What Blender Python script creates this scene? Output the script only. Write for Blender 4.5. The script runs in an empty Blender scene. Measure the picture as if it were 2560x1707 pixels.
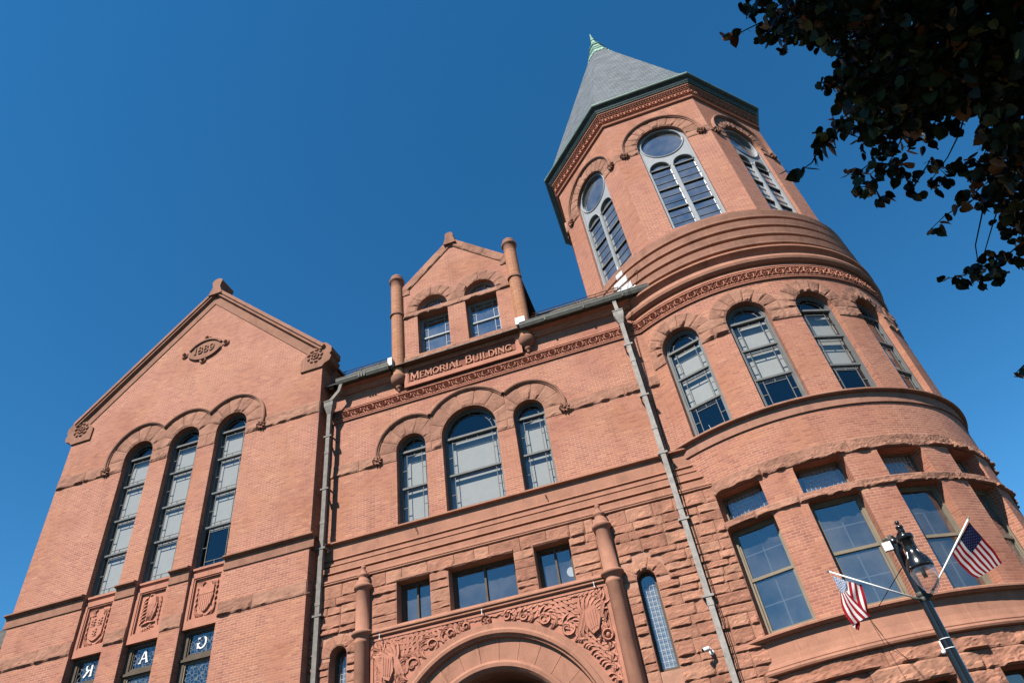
import bpy, math, random
from math import sin, cos, pi, radians, sqrt, atan2
from mathutils import Vector, Matrix, noise
from mathutils.geometry import delaunay_2d_cdt

random.seed(7)
sc = bpy.context.scene
COL = sc.collection

# ------------------------------------------------------------------ camera
cd = bpy.data.cameras.new("camera")
cam = bpy.data.objects.new("camera", cd)
COL.objects.link(cam)
R_, U_, F_ = (0.94579576, 0.29851742, -0.12789735), (0.28858343, -0.59187861, 0.75259506), (-0.14896303, 0.74871027, 0.64594346)
U_ = Vector(R_).cross(Vector(F_))
if U_.z < 0: U_ = -U_
m = Matrix.Identity(4)
for i in range(3):
    m[i][0] = R_[i]; m[i][1] = U_[i]; m[i][2] = -F_[i]
m[0][3], m[1][3], m[2][3] = 0, 0, 1.6
cam.matrix_world = m
cd.sensor_width = 36.0
cd.lens = 36 * 1664.6 / 2560
cd.clip_start = 0.1
cd.clip_end = 6000
sc.camera = cam

# ------------------------------------------------------------------ light
SUN = Vector((-0.40, -1.0, 1.2)).normalized()      # towards the sun
w = bpy.data.worlds.new("World"); sc.world = w
w.use_nodes = True
nt = w.node_tree
bg = nt.nodes["Background"]
sky = nt.nodes.new("ShaderNodeTexSky")
sky.sky_type = 'NISHITA'
sky.sun_disc = False
sky.sun_elevation = math.asin(SUN.z)
sky.sun_rotation = atan2(SUN.x, SUN.y)
sky.altitude = 0
sky.air_density = 1.0
sky.dust_density = 0.0
sky.ozone_density = 6.0
hs = nt.nodes.new("ShaderNodeHueSaturation")
hs.inputs["Saturation"].default_value = 1.235
hs.inputs["Hue"].default_value = 0.492
nt.links.new(sky.outputs[0], hs.inputs["Color"])
nt.links.new(hs.outputs[0], bg.inputs[0])
bg.inputs[1].default_value = 0.072
sl = bpy.data.lights.new("sun", 'SUN')
sl.energy = 5.0
sl.angle = radians(0.53)
sl.color = (1.0, 0.94, 0.86)
so = bpy.data.objects.new("sun", sl)
COL.objects.link(so)
so.rotation_euler = SUN.to_track_quat('Z', 'Y').to_euler()
so.location = (-20, -50, 60)
vs_ = sc.view_settings
vs_.view_transform = 'Standard'; vs_.look = 'None'; vs_.gamma = 1.0
vs_.use_curve_mapping = False
vs_.exposure = 1.11
sc.cycles.max_bounces = 6
sc.cycles.diffuse_bounces = 1
sc.cycles.transparent_max_bounces = 12
sc.cycles.caustics_reflective = False
sc.cycles.caustics_refractive = False

# ------------------------------------------------------------------ materials
MATS = {}
K = 0.62        # real-world reflectances; the picture is exposed for them above
def newmat(name):
    mt = bpy.data.materials.new(name); mt.use_nodes = True
    MATS[name] = mt
    return mt, mt.node_tree, mt.node_tree.nodes["Principled BSDF"]
def N(t, typ, **kw):
    n = t.nodes.new(typ)
    for k, v in kw.items():
        if k in n.inputs: n.inputs[k].default_value = v
        else: setattr(n, k, v)
    return n
def ramp(t, stops, fac=None):
    r = t.nodes.new("ShaderNodeValToRGB")
    e = r.color_ramp.elements
    while len(e) < len(stops): e.new(0.5)
    for el, (p, c) in zip(e, stops):
        el.position = p; el.color = (*c, 1) if len(c) == 3 else c
    if fac is not None: t.links.new(fac, r.inputs[0])
    return r
def mixc(t, a, b, fac, mode='MIX'):
    n = t.nodes.new("ShaderNodeMix"); n.data_type = 'RGBA'; n.blend_type = mode
    for s, v in ((0, fac), (6, a), (7, b)):
        if isinstance(v, (int, float)): n.inputs[s].default_value = v
        elif isinstance(v, tuple): n.inputs[s].default_value = (*v, 1)
        else: t.links.new(v, n.inputs[s])
    return n.outputs[2]
def math_(t, op, a, b=None):
    n = t.nodes.new("ShaderNodeMath"); n.operation = op
    for i, v in enumerate((a, b)):
        if v is None: continue
        if isinstance(v, (int, float)): n.inputs[i].default_value = v
        else: t.links.new(v, n.inputs[i])
    return n.outputs[0]

def simple(name, col, rough=0.6, metal=0.0, spec=0.08, var=0.0, scale=3.0, bump=0.0, bscale=30.0):
    mt, t, p = newmat(name)
    col = tuple(c * K for c in col)
    p.inputs["Base Color"].default_value = (*col, 1)
    p.inputs["Roughness"].default_value = rough
    p.inputs["Metallic"].default_value = metal
    p.inputs["Specular IOR Level"].default_value = spec
    if var > 0:
        tc = N(t, "ShaderNodeTexCoord")
        nz = N(t, "ShaderNodeTexNoise", Scale=scale, Detail=6.0, Roughness=0.65)
        t.links.new(tc.outputs["Object"], nz.inputs["Vector"])
        r = ramp(t, [(0.25, tuple(c * (1 - var) for c in col)), (0.75, tuple(min(1, c * (1 + var)) for c in col))], nz.outputs[0])
        t.links.new(r.outputs[0], p.inputs["Base Color"])
    if bump > 0:
        tc = N(t, "ShaderNodeTexCoord")
        nz = N(t, "ShaderNodeTexNoise", Scale=bscale, Detail=5.0)
        t.links.new(tc.outputs["Object"], nz.inputs["Vector"])
        b = N(t, "ShaderNodeBump", Strength=bump, Distance=0.02)
        t.links.new(nz.outputs[0], b.inputs["Height"]); t.links.new(b.outputs[0], p.inputs["Normal"])
    return mt

def brick(name, tone=1.0, swap=False):
    mt, t, p = newmat(name)
    uv = N(t, "ShaderNodeUVMap")
    bt = N(t, "ShaderNodeTexBrick", Scale=1.0)
    bt.inputs["Color1"].default_value = (0, 0, 0, 1); bt.inputs["Color2"].default_value = (1, 1, 1, 1)
    bt.inputs["Mortar"].default_value = (0.5, 0.5, 0.5, 1)
    bt.inputs["Mortar Size"].default_value = 0.0062
    bt.inputs["Mortar Smooth"].default_value = 0.35
    bt.inputs["Brick Width"].default_value = 0.225
    bt.inputs["Row Height"].default_value = 0.0685
    bt.offset = 0.5; bt.offset_frequency = 2
    t.links.new(uv.outputs[0], bt.inputs["Vector"])
    k = tone * K * 0.955
    r = ramp(t, [(0.0, (0.385 * k, 0.153 * k, 0.096 * k)), (0.30, (0.450 * k, 0.188 * k, 0.119 * k)), (0.65, (0.485 * k, 0.204 * k, 0.128 * k)),
                 (0.92, (0.510 * k, 0.213 * k, 0.128 * k)), (0.965, (0.53 * k, 0.232 * k, 0.135 * k)), (1.0, (0.57 * k, 0.272 * k, 0.160 * k))], bt.outputs["Color"])
    # slow drift of the firing colour over the wall
    nz = N(t, "ShaderNodeTexNoise", Scale=0.55, Detail=4.0, Roughness=0.6)
    t.links.new(uv.outputs[0], nz.inputs["Vector"])
    nr = ramp(t, [(0.28, (0.90, 0.84, 0.90)), (0.48, (1, 1, 1)), (0.66, (1.02, 1.03, 0.94)), (0.8, (1.0, 0.94, 0.92))], nz.outputs[0])
    c = mixc(t, r.outputs[0], nr.outputs[0], 1.0, 'MULTIPLY')
    nz2 = N(t, "ShaderNodeTexNoise", Scale=14.0, Detail=6.0, Roughness=0.7)
    t.links.new(uv.outputs[0], nz2.inputs["Vector"])
    nr2 = ramp(t, [(0.3, (0.86, 0.86, 0.86)), (0.7, (1.12, 1.12, 1.12))], nz2.outputs[0])
    c = mixc(t, c, nr2.outputs[0], 1.0, 'MULTIPLY')
    mp = N(t, "ShaderNodeMapping"); mp.inputs["Scale"].default_value = (1.6, 0.22, 1.0)
    t.links.new(uv.outputs[0], mp.inputs["Vector"])
    n6 = N(t, "ShaderNodeTexNoise", Scale=1.0, Detail=8.0, Roughness=0.72)
    t.links.new(mp.outputs[0], n6.inputs["Vector"])
    r6 = ramp(t, [(0.52, (1, 1, 1)), (0.72, (0.74, 0.70, 0.70)), (0.85, (0.6, 0.58, 0.58))], n6.outputs[0])
    c = mixc(t, c, r6.outputs[0], 0.9, 'MULTIPLY')
    # repointed patches show paler mortar
    nz3 = N(t, "ShaderNodeTexNoise", Scale=0.35, Detail=3.0, Roughness=0.6)
    t.links.new(uv.outputs[0], nz3.inputs["Vector"])
    mr = ramp(t, [(0.36, (0.40 * K, 0.17 * K, 0.115 * K)), (0.56, (0.72 * K, 0.41 * K, 0.315 * K))], nz3.outputs[0])
    c = mixc(t, c, mr.outputs[0], bt.outputs["Fac"])
    t.links.new(c, p.inputs["Base Color"])
    p.inputs["Roughness"].default_value = 0.85
    p.inputs["Specular IOR Level"].default_value = 0.25
    b = N(t, "ShaderNodeBump", Strength=0.6, Distance=0.006)
    h = math_(t, 'SUBTRACT', 1.0, bt.outputs["Fac"])
    h = math_(t, 'ADD', h, math_(t, 'MULTIPLY', nz2.outputs[0], 0.7))
    h = math_(t, 'ADD', h, math_(t, 'MULTIPLY', bt.outputs["Color"], 0.35))
    t.links.new(h, b.inputs["Height"]); t.links.new(b.outputs[0], p.inputs["Normal"])
    return mt

def stone(name, col, joints=0.0, rough_bump=0.35, dark=0.72, stain=True):
    col = tuple(c * K for c in col)
    mt, t, p = newmat(name)
    tc = N(t, "ShaderNodeTexCoord")
    nz = N(t, "ShaderNodeTexNoise", Scale=2.2, Detail=8.0, Roughness=0.62)
    t.links.new(tc.outputs["Object"], nz.inputs["Vector"])
    r = ramp(t, [(0.28, tuple(c * dark for c in col)), (0.5, col), (0.74, tuple(min(1, c * 1.16) for c in col))], nz.outputs[0])
    nz2 = N(t, "ShaderNodeTexNoise", Scale=45.0, Detail=6.0, Roughness=0.7)
    t.links.new(tc.outputs["Object"], nz2.inputs["Vector"])
    nr2 = ramp(t, [(0.3, (0.84, 0.84, 0.85)), (0.7, (1.13, 1.13, 1.11))], nz2.outputs[0])
    c = mixc(t, r.outputs[0], nr2.outputs[0], 1.0, 'MULTIPLY')
    if stain:
        mp = N(t, "ShaderNodeMapping"); mp.inputs["Scale"].default_value = (2.2, 2.2, 0.5)
        t.links.new(tc.outputs["Object"], mp.inputs["Vector"])
        n4 = N(t, "ShaderNodeTexNoise", Scale=1.0, Detail=7.0, Roughness=0.7)
        t.links.new(mp.outputs[0], n4.inputs["Vector"])
        r4 = ramp(t, [(0.56, (1, 1, 1)), (0.74, (0.60, 0.57, 0.57)), (0.86, (0.42, 0.40, 0.41))], n4.outputs[0])
        c = mixc(t, c, r4.outputs[0], 0.8, 'MULTIPLY')
    if joints:
        uv = N(t, "ShaderNodeUVMap")
        bt = N(t, "ShaderNodeTexBrick", Scale=1.0)
        bt.inputs["Mortar Size"].default_value = 0.008; bt.inputs["Mortar Smooth"].default_value = 0.2
        bt.inputs["Brick Width"].default_value = joints; bt.inputs["Row Height"].default_value = 40.0
        bt.offset = 0.0
        t.links.new(uv.outputs[0], bt.inputs["Vector"])
        c = mixc(t, c, (0.55 * K, 0.26 * K, 0.17 * K), math_(t, 'MULTIPLY', bt.outputs["Fac"], 0.8))
    t.links.new(c, p.inputs["Base Color"])
    p.inputs["Roughness"].default_value = 0.9
    p.inputs["Specular IOR Level"].default_value = 0.2
    b = N(t, "ShaderNodeBump", Strength=rough_bump, Distance=0.02)
    h = math_(t, 'ADD', math_(t, 'MULTIPLY', nz2.outputs[0], 0.35), nz.outputs[0])
    t.links.new(h, b.inputs["Height"]); t.links.new(b.outputs[0], p.inputs["Normal"])
    return mt

brick("brick")
brick("tower_brick", 1.0)
brick("orange_brick", 1.0)
_n = MATS["orange_brick"].node_tree
for _x in _n.nodes:
    if _x.type == "VALTORGB" and len(_x.color_ramp.elements) == 6:
        for _e in _x.color_ramp.elements: _e.color = (_e.color[0] * 1.0, _e.color[1] * 1.02, _e.color[2] * .72, 1)
stone("sandstone", (0.40, 0.200, 0.138), joints=1.35)
for _n, _k, _g in (("rock_sandstone_b", 0.86, 1.0), ("rock_sandstone_c", 1.1, 1.03), ("red_ashlar_b", 0.87, 0.97), ("red_ashlar_c", 1.1, 1.06)):
    _c = (0.385, 0.190, 0.128) if _n.startswith("rock") else (0.43, 0.200, 0.130)
    stone(_n, (_c[0] * _k, _c[1] * _k * _g, _c[2] * _k * _g), rough_bump=0.9, dark=0.68)
stone("rock_sandstone", (0.385, 0.190, 0.128), rough_bump=0.9, dark=0.66)
stone("red_ashlar", (0.43, 0.200, 0.130), rough_bump=0.9, dark=0.74)
stone("red_sandstone", (0.43, 0.205, 0.135), joints=1.15, dark=0.8)
stone("mortar_bed", (0.52, 0.27, 0.185), rough_bump=0.3, stain=False)
stone("dark_terracotta", (0.30, 0.112, 0.072), rough_bump=0.3)
stone("pale_terracotta", (0.56, 0.265, 0.18), rough_bump=0.2, stain=False)
stone("terracotta", (0.53, 0.230, 0.155), rough_bump=0.2, dark=0.85)
stone("gable_sandstone", (0.335, 0.165, 0.110), joints=2.2, dark=0.7)
simple("grey_paint", (0.185, 0.190, 0.188), 0.55, var=0.15, scale=4)
simple("pale_paint", (0.37, 0.39, 0.41), 0.5, var=0.1, scale=4)
simple("taupe_paint", (0.27, 0.225, 0.165), 0.55, var=0.15, scale=4)
simple("dark_taupe_paint", (0.13, 0.10, 0.075), 0.6, var=0.2, scale=4)
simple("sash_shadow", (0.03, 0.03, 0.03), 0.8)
simple("lead_came", (0.62, 0.66, 0.70), 0.5)
simple("white_letter", (0.85, 0.86, 0.88), 0.5)
simple("shade_fabric", (0.52, 0.53, 0.50), 0.9, var=0.06, scale=6)
simple("room_dark", (0.05, 0.048, 0.045), 0.9)
simple("room_plaster", (0.22, 0.21, 0.20), 0.9)
simple("pale_zinc", (0.37, 0.34, 0.31), 0.6, var=0.35, scale=6)
simple("zinc", (0.24, 0.22, 0.195), 0.55, metal=0.0, var=0.35, scale=7)
simple("gutter_metal", (0.105, 0.108, 0.095), 0.5, metal=0.0, var=0.35, scale=5)
simple("white_flashing", (0.74, 0.76, 0.76), 0.5, var=0.12, scale=5)
simple("iron_rust", (0.10, 0.05, 0.035), 0.8)
simple("white_metal", (1.05, 1.05, 1.05), 0.4)
simple("black_paint", (0.009, 0.0095, 0.010), 0.22, spec=0.6)
simple("cable_rubber", (0.012, 0.011, 0.010), 0.6)
simple("lens_glass", (0.01, 0.012, 0.012), 0.1)
simple("flag_red", (0.42, 0.018, 0.03), 0.85)
simple("flag_white", (0.98, 0.97, 0.96), 0.85)
simple("flag_blue", (0.030, 0.034, 0.11), 0.85)
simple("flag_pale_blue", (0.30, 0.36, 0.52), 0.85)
simple("pole_white", (1.05, 1.05, 1.05), 0.35)
simple("asphalt", (0.05, 0.05, 0.05), 0.9, var=0.25, scale=8, bump=0.3)
simple("concrete", (0.075, 0.07, 0.062), 0.9, var=0.15, scale=2, bump=0.2)
simple("lawn", (0.02, 0.034, 0.012), 0.95, var=0.3, scale=1.5)
simple("road_paint", (0.75, 0.74, 0.70), 0.7)
simple("bark", (0.050, 0.040, 0.030), 0.95, var=0.3, scale=12, bump=0.6)
simple("oak_door", (0.09, 0.045, 0.025), 0.6, var=0.2, scale=8)
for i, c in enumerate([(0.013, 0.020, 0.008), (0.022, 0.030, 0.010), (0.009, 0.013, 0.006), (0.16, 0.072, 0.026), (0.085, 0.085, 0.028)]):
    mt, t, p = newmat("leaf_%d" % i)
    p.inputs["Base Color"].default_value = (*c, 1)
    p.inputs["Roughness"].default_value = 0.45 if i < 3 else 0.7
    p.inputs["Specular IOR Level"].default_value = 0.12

for _f in ("flag_red", "flag_white", "flag_blue"):
    t = MATS[_f].node_tree; p = t.nodes["Principled BSDF"]
    tl = N(t, "ShaderNodeBsdfTranslucent"); tl.inputs[0].default_value = p.inputs["Base Color"].default_value
    mx = N(t, "ShaderNodeMixShader"); mx.inputs[0].default_value = 0.38
    t.links.new(p.outputs[0], mx.inputs[1]); t.links.new(tl.outputs[0], mx.inputs[2]); t.links.new(mx.outputs[0], t.nodes["Material Output"].inputs[0])
def slate(name, col, w_=0.28, h_=0.17):
    col = tuple(c * K for c in col)
    mt, t, p = newmat(name)
    uv = N(t, "ShaderNodeUVMap")
    bt = N(t, "ShaderNodeTexBrick", Scale=1.0)
    bt.inputs["Color1"].default_value = (*[c * 0.78 for c in col], 1); bt.inputs["Color2"].default_value = (*[c * 1.22 for c in col], 1)
    bt.inputs["Mortar"].default_value = (*[c * 0.35 for c in col], 1)
    bt.inputs["Mortar Size"].default_value = 0.011; bt.inputs["Mortar Smooth"].default_value = 0.1
    bt.inputs["Brick Width"].default_value = w_; bt.inputs["Row Height"].default_value = h_
    t.links.new(uv.outputs[0], bt.inputs["Vector"])
    nz = N(t, "ShaderNodeTexNoise", Scale=0.9, Detail=6.0, Roughness=0.65)
    t.links.new(uv.outputs[0], nz.inputs["Vector"])
    nr = ramp(t, [(0.3, (0.8, 0.84, 0.84)), (0.7, (1.15, 1.12, 1.1))], nz.outputs[0])
    c = mixc(t, bt.outputs["Color"], nr.outputs[0], 1.0, 'MULTIPLY')
    t.links.new(c, p.inputs["Base Color"])
    p.inputs["Roughness"].default_value = 0.65; p.inputs["Specular IOR Level"].default_value = 0.2
    b = N(t, "ShaderNodeBump", Strength=0.8, Distance=0.02)
    h = math_(t, 'ADD', math_(t, 'SUBTRACT', 1.0, bt.outputs["Fac"]), math_(t, 'MULTIPLY', bt.outputs["Color"], 1.5))
    t.links.new(h, b.inputs["Height"]); t.links.new(b.outputs[0], p.inputs["Normal"])
    return mt
slate("slate", (0.148, 0.168, 0.186), 0.30, 0.20)
slate("dark_slate", (0.105, 0.095, 0.080), 0.4, 0.25)

def patina():
    mt, t, p = newmat("green_copper")
    tc = N(t, "ShaderNodeTexCoord")
    nz = N(t, "ShaderNodeTexNoise", Scale=3.0, Detail=7.0, Roughness=0.7)
    t.links.new(tc.outputs["Object"], nz.inputs["Vector"])
    r = ramp(t, [(0.3, (0.07, 0.14, 0.105)), (0.5, (0.13, 0.25, 0.19)), (0.72, (0.24, 0.37, 0.28))], nz.outputs[0])
    t.links.new(r.outputs[0], p.inputs["Base Color"]); p.inputs["Roughness"].default_value = 0.7
    mt, t, p = newmat("dark_copper")
    tc = N(t, "ShaderNodeTexCoord")
    nz = N(t, "ShaderNodeTexNoise", Scale=2.0, Detail=7.0, Roughness=0.7)
    t.links.new(tc.outputs["Object"], nz.inputs["Vector"])
    r = ramp(t, [(0.3, (0.009, 0.014, 0.012)), (0.55, (0.02, 0.032, 0.027)), (0.8, (0.055, 0.10, 0.08))], nz.outputs[0])
    t.links.new(r.outputs[0], p.inputs["Base Color"]); p.inputs["Roughness"].default_value = 0.5
patina()

def glassmat(name, tint, refl, rough=0.02, dust=0.0):
    mt, t, p = newmat(name)
    out = t.nodes["Material Output"]
    tr = N(t, "ShaderNodeBsdfTransparent"); tr.inputs[0].default_value = (*tint, 1)
    gl = N(t, "ShaderNodeBsdfGlossy"); gl.inputs["Roughness"].default_value = rough
    gl.inputs[0].default_value = (0.92, 0.96, 1.0, 1)
    fr = N(t, "ShaderNodeLayerWeight"); fr.inputs[0].default_value = 0.5
    tc = N(t, "ShaderNodeTexCoord")
    nz = N(t, "ShaderNodeTexNoise", Scale=1.3, Detail=2.0)
    t.links.new(tc.outputs["Object"], nz.inputs["Vector"])
    b = N(t, "ShaderNodeBump", Strength=0.06, Distance=0.05)
    t.links.new(nz.outputs[0], b.inputs["Height"]); t.links.new(b.outputs[0], gl.inputs["Normal"])
    f = math_(t, 'ADD', math_(t, 'MULTIPLY', math_(t, 'POWER', fr.outputs['Facing'], 4.0), 0.85), refl)
    mx = N(t, "ShaderNodeMixShader")
    t.links.new(f, mx.inputs[0]); t.links.new(tr.outputs[0], mx.inputs[1]); t.links.new(gl.outputs[0], mx.inputs[2])
    if dust:
        dd = N(t, "ShaderNodeBsdfDiffuse"); dd.inputs[0].default_value = (0.32, 0.32, 0.31, 1)
        n5 = N(t, "ShaderNodeTexNoise", Scale=1.1, Detail=5.0, Roughness=0.6); t.links.new(tc.outputs["Object"], n5.inputs["Vector"])
        r5 = ramp(t, [(0.3, (dust * .35,) * 3), (0.7, (dust * 1.8,) * 3)], n5.outputs[0])
        m5 = N(t, "ShaderNodeMixShader"); t.links.new(r5.outputs[0], m5.inputs[0])
        t.links.new(mx.outputs[0], m5.inputs[1]); t.links.new(dd.outputs[0], m5.inputs[2]); mx = m5
    t.links.new(mx.outputs[0], out.inputs[0])
    return mt, t, mx, out
glassmat("window_glass", (0.87, 0.87, 0.86), 0.085)
glassmat("tower_glass", (0.72, 0.77, 0.80), 0.33, dust=0.15)
glassmat("dark_glass", (0.66, 0.69, 0.71), 0.19, dust=0.10)
mt, t, mx, out = glassmat("leaded_glass", (0.5, 0.58, 0.66), 0.16)
uv = N(t, "ShaderNodeUVMap")
vo = N(t, "ShaderNodeTexVoronoi", Scale=9.0); vo.feature = 'DISTANCE_TO_EDGE'
t.links.new(uv.outputs[0], vo.inputs["Vector"])
came = math_(t, 'LESS_THAN', vo.outputs["Distance"], 0.055)
df = N(t, "ShaderNodeBsdfDiffuse"); df.inputs[0].default_value = (0.095, 0.11, 0.13, 1)
m2 = N(t, "ShaderNodeMixShader")
t.links.new(came, m2.inputs[0]); t.links.new(mx.outputs[0], m2.inputs[1]); t.links.new(df.outputs[0], m2.inputs[2])
t.links.new(m2.outputs[0], out.inputs[0])
mt, t, p = newmat("frosted_acrylic")
out = t.nodes["Material Output"]
tr = N(t, "ShaderNodeBsdfTransparent"); tr.inputs[0].default_value = (0.95, 0.93, 0.92, 1)
gl = N(t, "ShaderNodeBsdfGlossy"); gl.inputs["Roughness"].default_value = 0.08
df = N(t, "ShaderNodeBsdfDiffuse"); df.inputs[0].default_value = (0.5, 0.48, 0.48, 1)
lw = N(t, "ShaderNodeLayerWeight"); lw.inputs[0].default_value = 0.35
m1 = N(t, "ShaderNodeMixShader"); m1.inputs[0].default_value = 0.35
t.links.new(gl.outputs[0], m1.inputs[1]); t.links.new(df.outputs[0], m1.inputs[2])
m2 = N(t, "ShaderNodeMixShader")
t.links.new(math_(t, 'ADD', math_(t, 'MULTIPLY', lw.outputs["Facing"], 0.75), 0.07), m2.inputs[0])
t.links.new(tr.outputs[0], m2.inputs[1]); t.links.new(m1.outputs[0], m2.inputs[2])
t.links.new(m2.outputs[0], out.inputs[0])
mt, t, p = newmat("lit_globe")
p.inputs["Base Color"].default_value = (0.9, 0.9, 0.9, 1)
p.inputs["Emission Color"].default_value = (1, 0.97, 0.92, 1); p.inputs["Emission Strength"].default_value = 0.45

# ------------------------------------------------------------------ mesh tools
class MB:
    def __init__(s): s.v = []; s.uv = []; s.f = []; s.mi = []; s.m = 0
    def pt(s, p, uv=(0, 0)):
        s.v.append(tuple(p)); s.uv.append(uv); return len(s.v) - 1
    def face(s, ids): s.f.append(tuple(ids)); s.mi.append(s.m)
    def quad(s, ps, uvs):
        i = [s.pt(p, u) for p, u in zip(ps, uvs)]; s.face(i)
    def grid(s, rows, wrap=False):
        """rows of (point, uv)"""
        ids = [[s.pt(p, u) for p, u in r] for r in rows]
        for a, b in zip(ids[:-1], ids[1:]):
            for k in range(len(a) - 1): s.face((a[k], a[k + 1], b[k + 1], b[k]))
            if wrap: s.face((a[-1], a[0], b[0], b[-1]))
        return ids
    def build(s, name, mats, parent=None, smooth=False):
        me = bpy.data.meshes.new(name)
        me.from_pydata(s.v, [], s.f)
        ul = me.uv_layers.new(name="UVMap")
        flat = []
        for f in s.f:
            for i in f: flat.extend(s.uv[i])
        ul.data.foreach_set("uv", flat)
        if isinstance(mats, str): mats = [mats]
        if mats[0] in ("rock_sandstone", "red_ashlar"): mats = [mats[0], mats[0] + "_b", mats[0] + "_c"]
        for k in mats: me.materials.append(MATS[k])
        me.polygons.foreach_set("material_index", s.mi)
        if smooth: me.polygons.foreach_set("use_smooth", [True] * len(s.f))
        me.update()
        o = bpy.data.objects.new(name, me); COL.objects.link(o)
        if parent is not None:
            o.parent = parent
            if parent.type == 'EMPTY': o.matrix_parent_inverse = Matrix.Translation(-parent.location)
        return o

def thing(name, label, cat, group=None, loc=(0, 0, 0)):
    o = bpy.data.objects.new(name, None); COL.objects.link(o); o.location = loc
    o.empty_display_size = 0.3
    o['label'] = label; o['category'] = cat
    if group: o['group'] = group
    return o
def tag(o, label, cat, group=None):
    o['label'] = label; o['category'] = cat
    if group: o['group'] = group
    return o
def struct(o): o['kind'] = 'structure'; return o

# surface maps: (u, v, d) -> world point, d = outward
def plane(ox, oy, ang=0.0):
    ca, sa = cos(radians(ang)), sin(radians(ang))
    return lambda u, v, d=0.0: (ox + u * ca + d * sa, oy + u * sa - d * ca, v)
def facing(cx, cy, ap, phi):      # plane whose outward normal points at angle phi, ap from a centre; u = 0 in the middle
    a = radians(phi); nx, ny = cos(a), sin(a)
    return lambda u, v, d=0.0: (cx + (ap + d) * nx - u * ny, cy + (ap + d) * ny + u * nx, v)
def cyl(cx, cy, R):
    return lambda u, v, d=0.0: (cx + (R + d) * cos(u / R), cy + (R + d) * sin(u / R), v)

def rect(u0, u1, v0, v1): return [(u0, v0), (u1, v0), (u1, v1), (u0, v1)]
def rtop(u0, u1, v0, v1, r=0.09):
    p = [(u0, v0), (u1, v0)]
    for k in range(5):
        a = k / 4 * pi / 2; p.append((u1 - r + r * cos(a), v1 - r + r * sin(a)))
    for k in range(5):
        a = pi / 2 + k / 4 * pi / 2; p.append((u0 + r + r * cos(a), v1 - r + r * sin(a)))
    return p
def arch(uc, w_, v0, vs, n=18):
    r = w_ / 2; p = [(uc - r, v0), (uc + r, v0)]
    for k in range(n + 1):
        a = pi * k / n; p.append((uc + r * cos(a), vs + r * sin(a)))
    return p
def inside(p, poly):
    x, y = p; c = False; j = len(poly) - 1
    for i in range(len(poly)):
        xi, yi = poly[i]; xj, yj = poly[j]
        if (yi > y) != (yj > y) and x < (xj - xi) * (y - yi) / (yj - yi) + xi: c = not c
        j = i
    return c
def sheet(mb, S, outer, holes=(), d=0.0, ulines=(), back=None, reveal=0.0, rim=0.0):
    vs, es = [], []
    def loop(p):
        o = len(vs); vs.extend(Vector(q) for q in p)
        es.extend((o + i, o + (i + 1) % len(p)) for i in range(len(p)))
    loop(outer)
    for h in holes: loop(h)
    v0 = min(p[1] for p in outer) - 1; v1 = max(p[1] for p in outer) + 1
    for u in ulines:
        o = len(vs); vs.append(Vector((u, v0))); vs.append(Vector((u, v1))); es.append((o, o + 1))
    ov, oe, of = delaunay_2d_cdt(vs, es, [], 0, 1e-6)[:3]
    bb = [(min(p[0] for p in h), max(p[0] for p in h), min(p[1] for p in h), max(p[1] for p in h), h) for h in holes]
    ids = {}
    for f in of:
        c = [sum(ov[i][k] for i in f) / len(f) for k in (0, 1)]
        if not inside(c, outer): continue
        if any(a <= c[0] <= b and e <= c[1] <= g and inside(c, h) for a, b, e, g, h in bb): continue
        q = []
        for i in f:
            if i not in ids: ids[i] = mb.pt(S(ov[i][0], ov[i][1], d), (ov[i][0], ov[i][1]))
            q.append(ids[i])
        P_ = [ov[i] for i in f]
        ar = sum(P_[i - 1][0] * P_[i][1] - P_[i][0] * P_[i - 1][1] for i in range(len(P_)))
        mb.face(q if ar > 0 else q[::-1])
    def strip(h, d0, d1):
        n = len(h)
        for i in range(n):
            a, b = h[i], h[(i + 1) % n]
            if abs(a[1] - b[1]) > abs(a[0] - b[0]): uvs = [a, b, (b[0] + abs(d1 - d0), b[1]), (a[0] + abs(d1 - d0), a[1])]
            else: uvs = [a, b, (b[0], b[1] + abs(d1 - d0)), (a[0], a[1] + abs(d1 - d0))]
            mb.quad([S(a[0], a[1], d0), S(b[0], b[1], d0), S(b[0], b[1], d1), S(a[0], a[1], d1)], uvs)
    if reveal:
        for h in holes: strip(h, d, d - reveal)
    if rim: strip(outer, d, d - rim)
def plate(mb, S, outer, holes, d0, d1):
    """a flat plate with thickness from d0 (back) to d1 (front)"""
    sheet(mb, S, outer, holes, d1, reveal=d1 - d0, rim=d1 - d0)
def box(mb, S, u0, u1, v0, v1, d0, d1, n=1):
    us = [u0 + (u1 - u0) * k / n for k in range(n + 1)]
    def q(a, b, c, d_, uvs): mb.quad([S(*a), S(*b), S(*c), S(*d_)], uvs)
    for a, b in zip(us[:-1], us[1:]):
        q((a, v0, d1), (b, v0, d1), (b, v1, d1), (a, v1, d1), [(a, v0), (b, v0), (b, v1), (a, v1)])
        q((a, v1, d1), (b, v1, d1), (b, v1, d0), (a, v1, d0), [(a, v1), (b, v1), (b, v1 + d1 - d0), (a, v1 + d1 - d0)])
        q((a, v0, d0), (b, v0, d0), (b, v0, d1), (a, v0, d1), [(a, v0 - d1 + d0), (b, v0 - d1 + d0), (b, v0), (a, v0)])
        q((b, v0, d0), (a, v0, d0), (a, v1, d0), (b, v1, d0), [(a, v0), (b, v0), (b, v1), (a, v1)])
    for a, s_ in ((u0, 1), (u1, -1)):
        q((a, v0, d0), (a, v0, d1), (a, v1, d1), (a, v1, d0), [(a, v0), (a + d1 - d0, v0), (a + d1 - d0, v1), (a, v1)])
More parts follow.
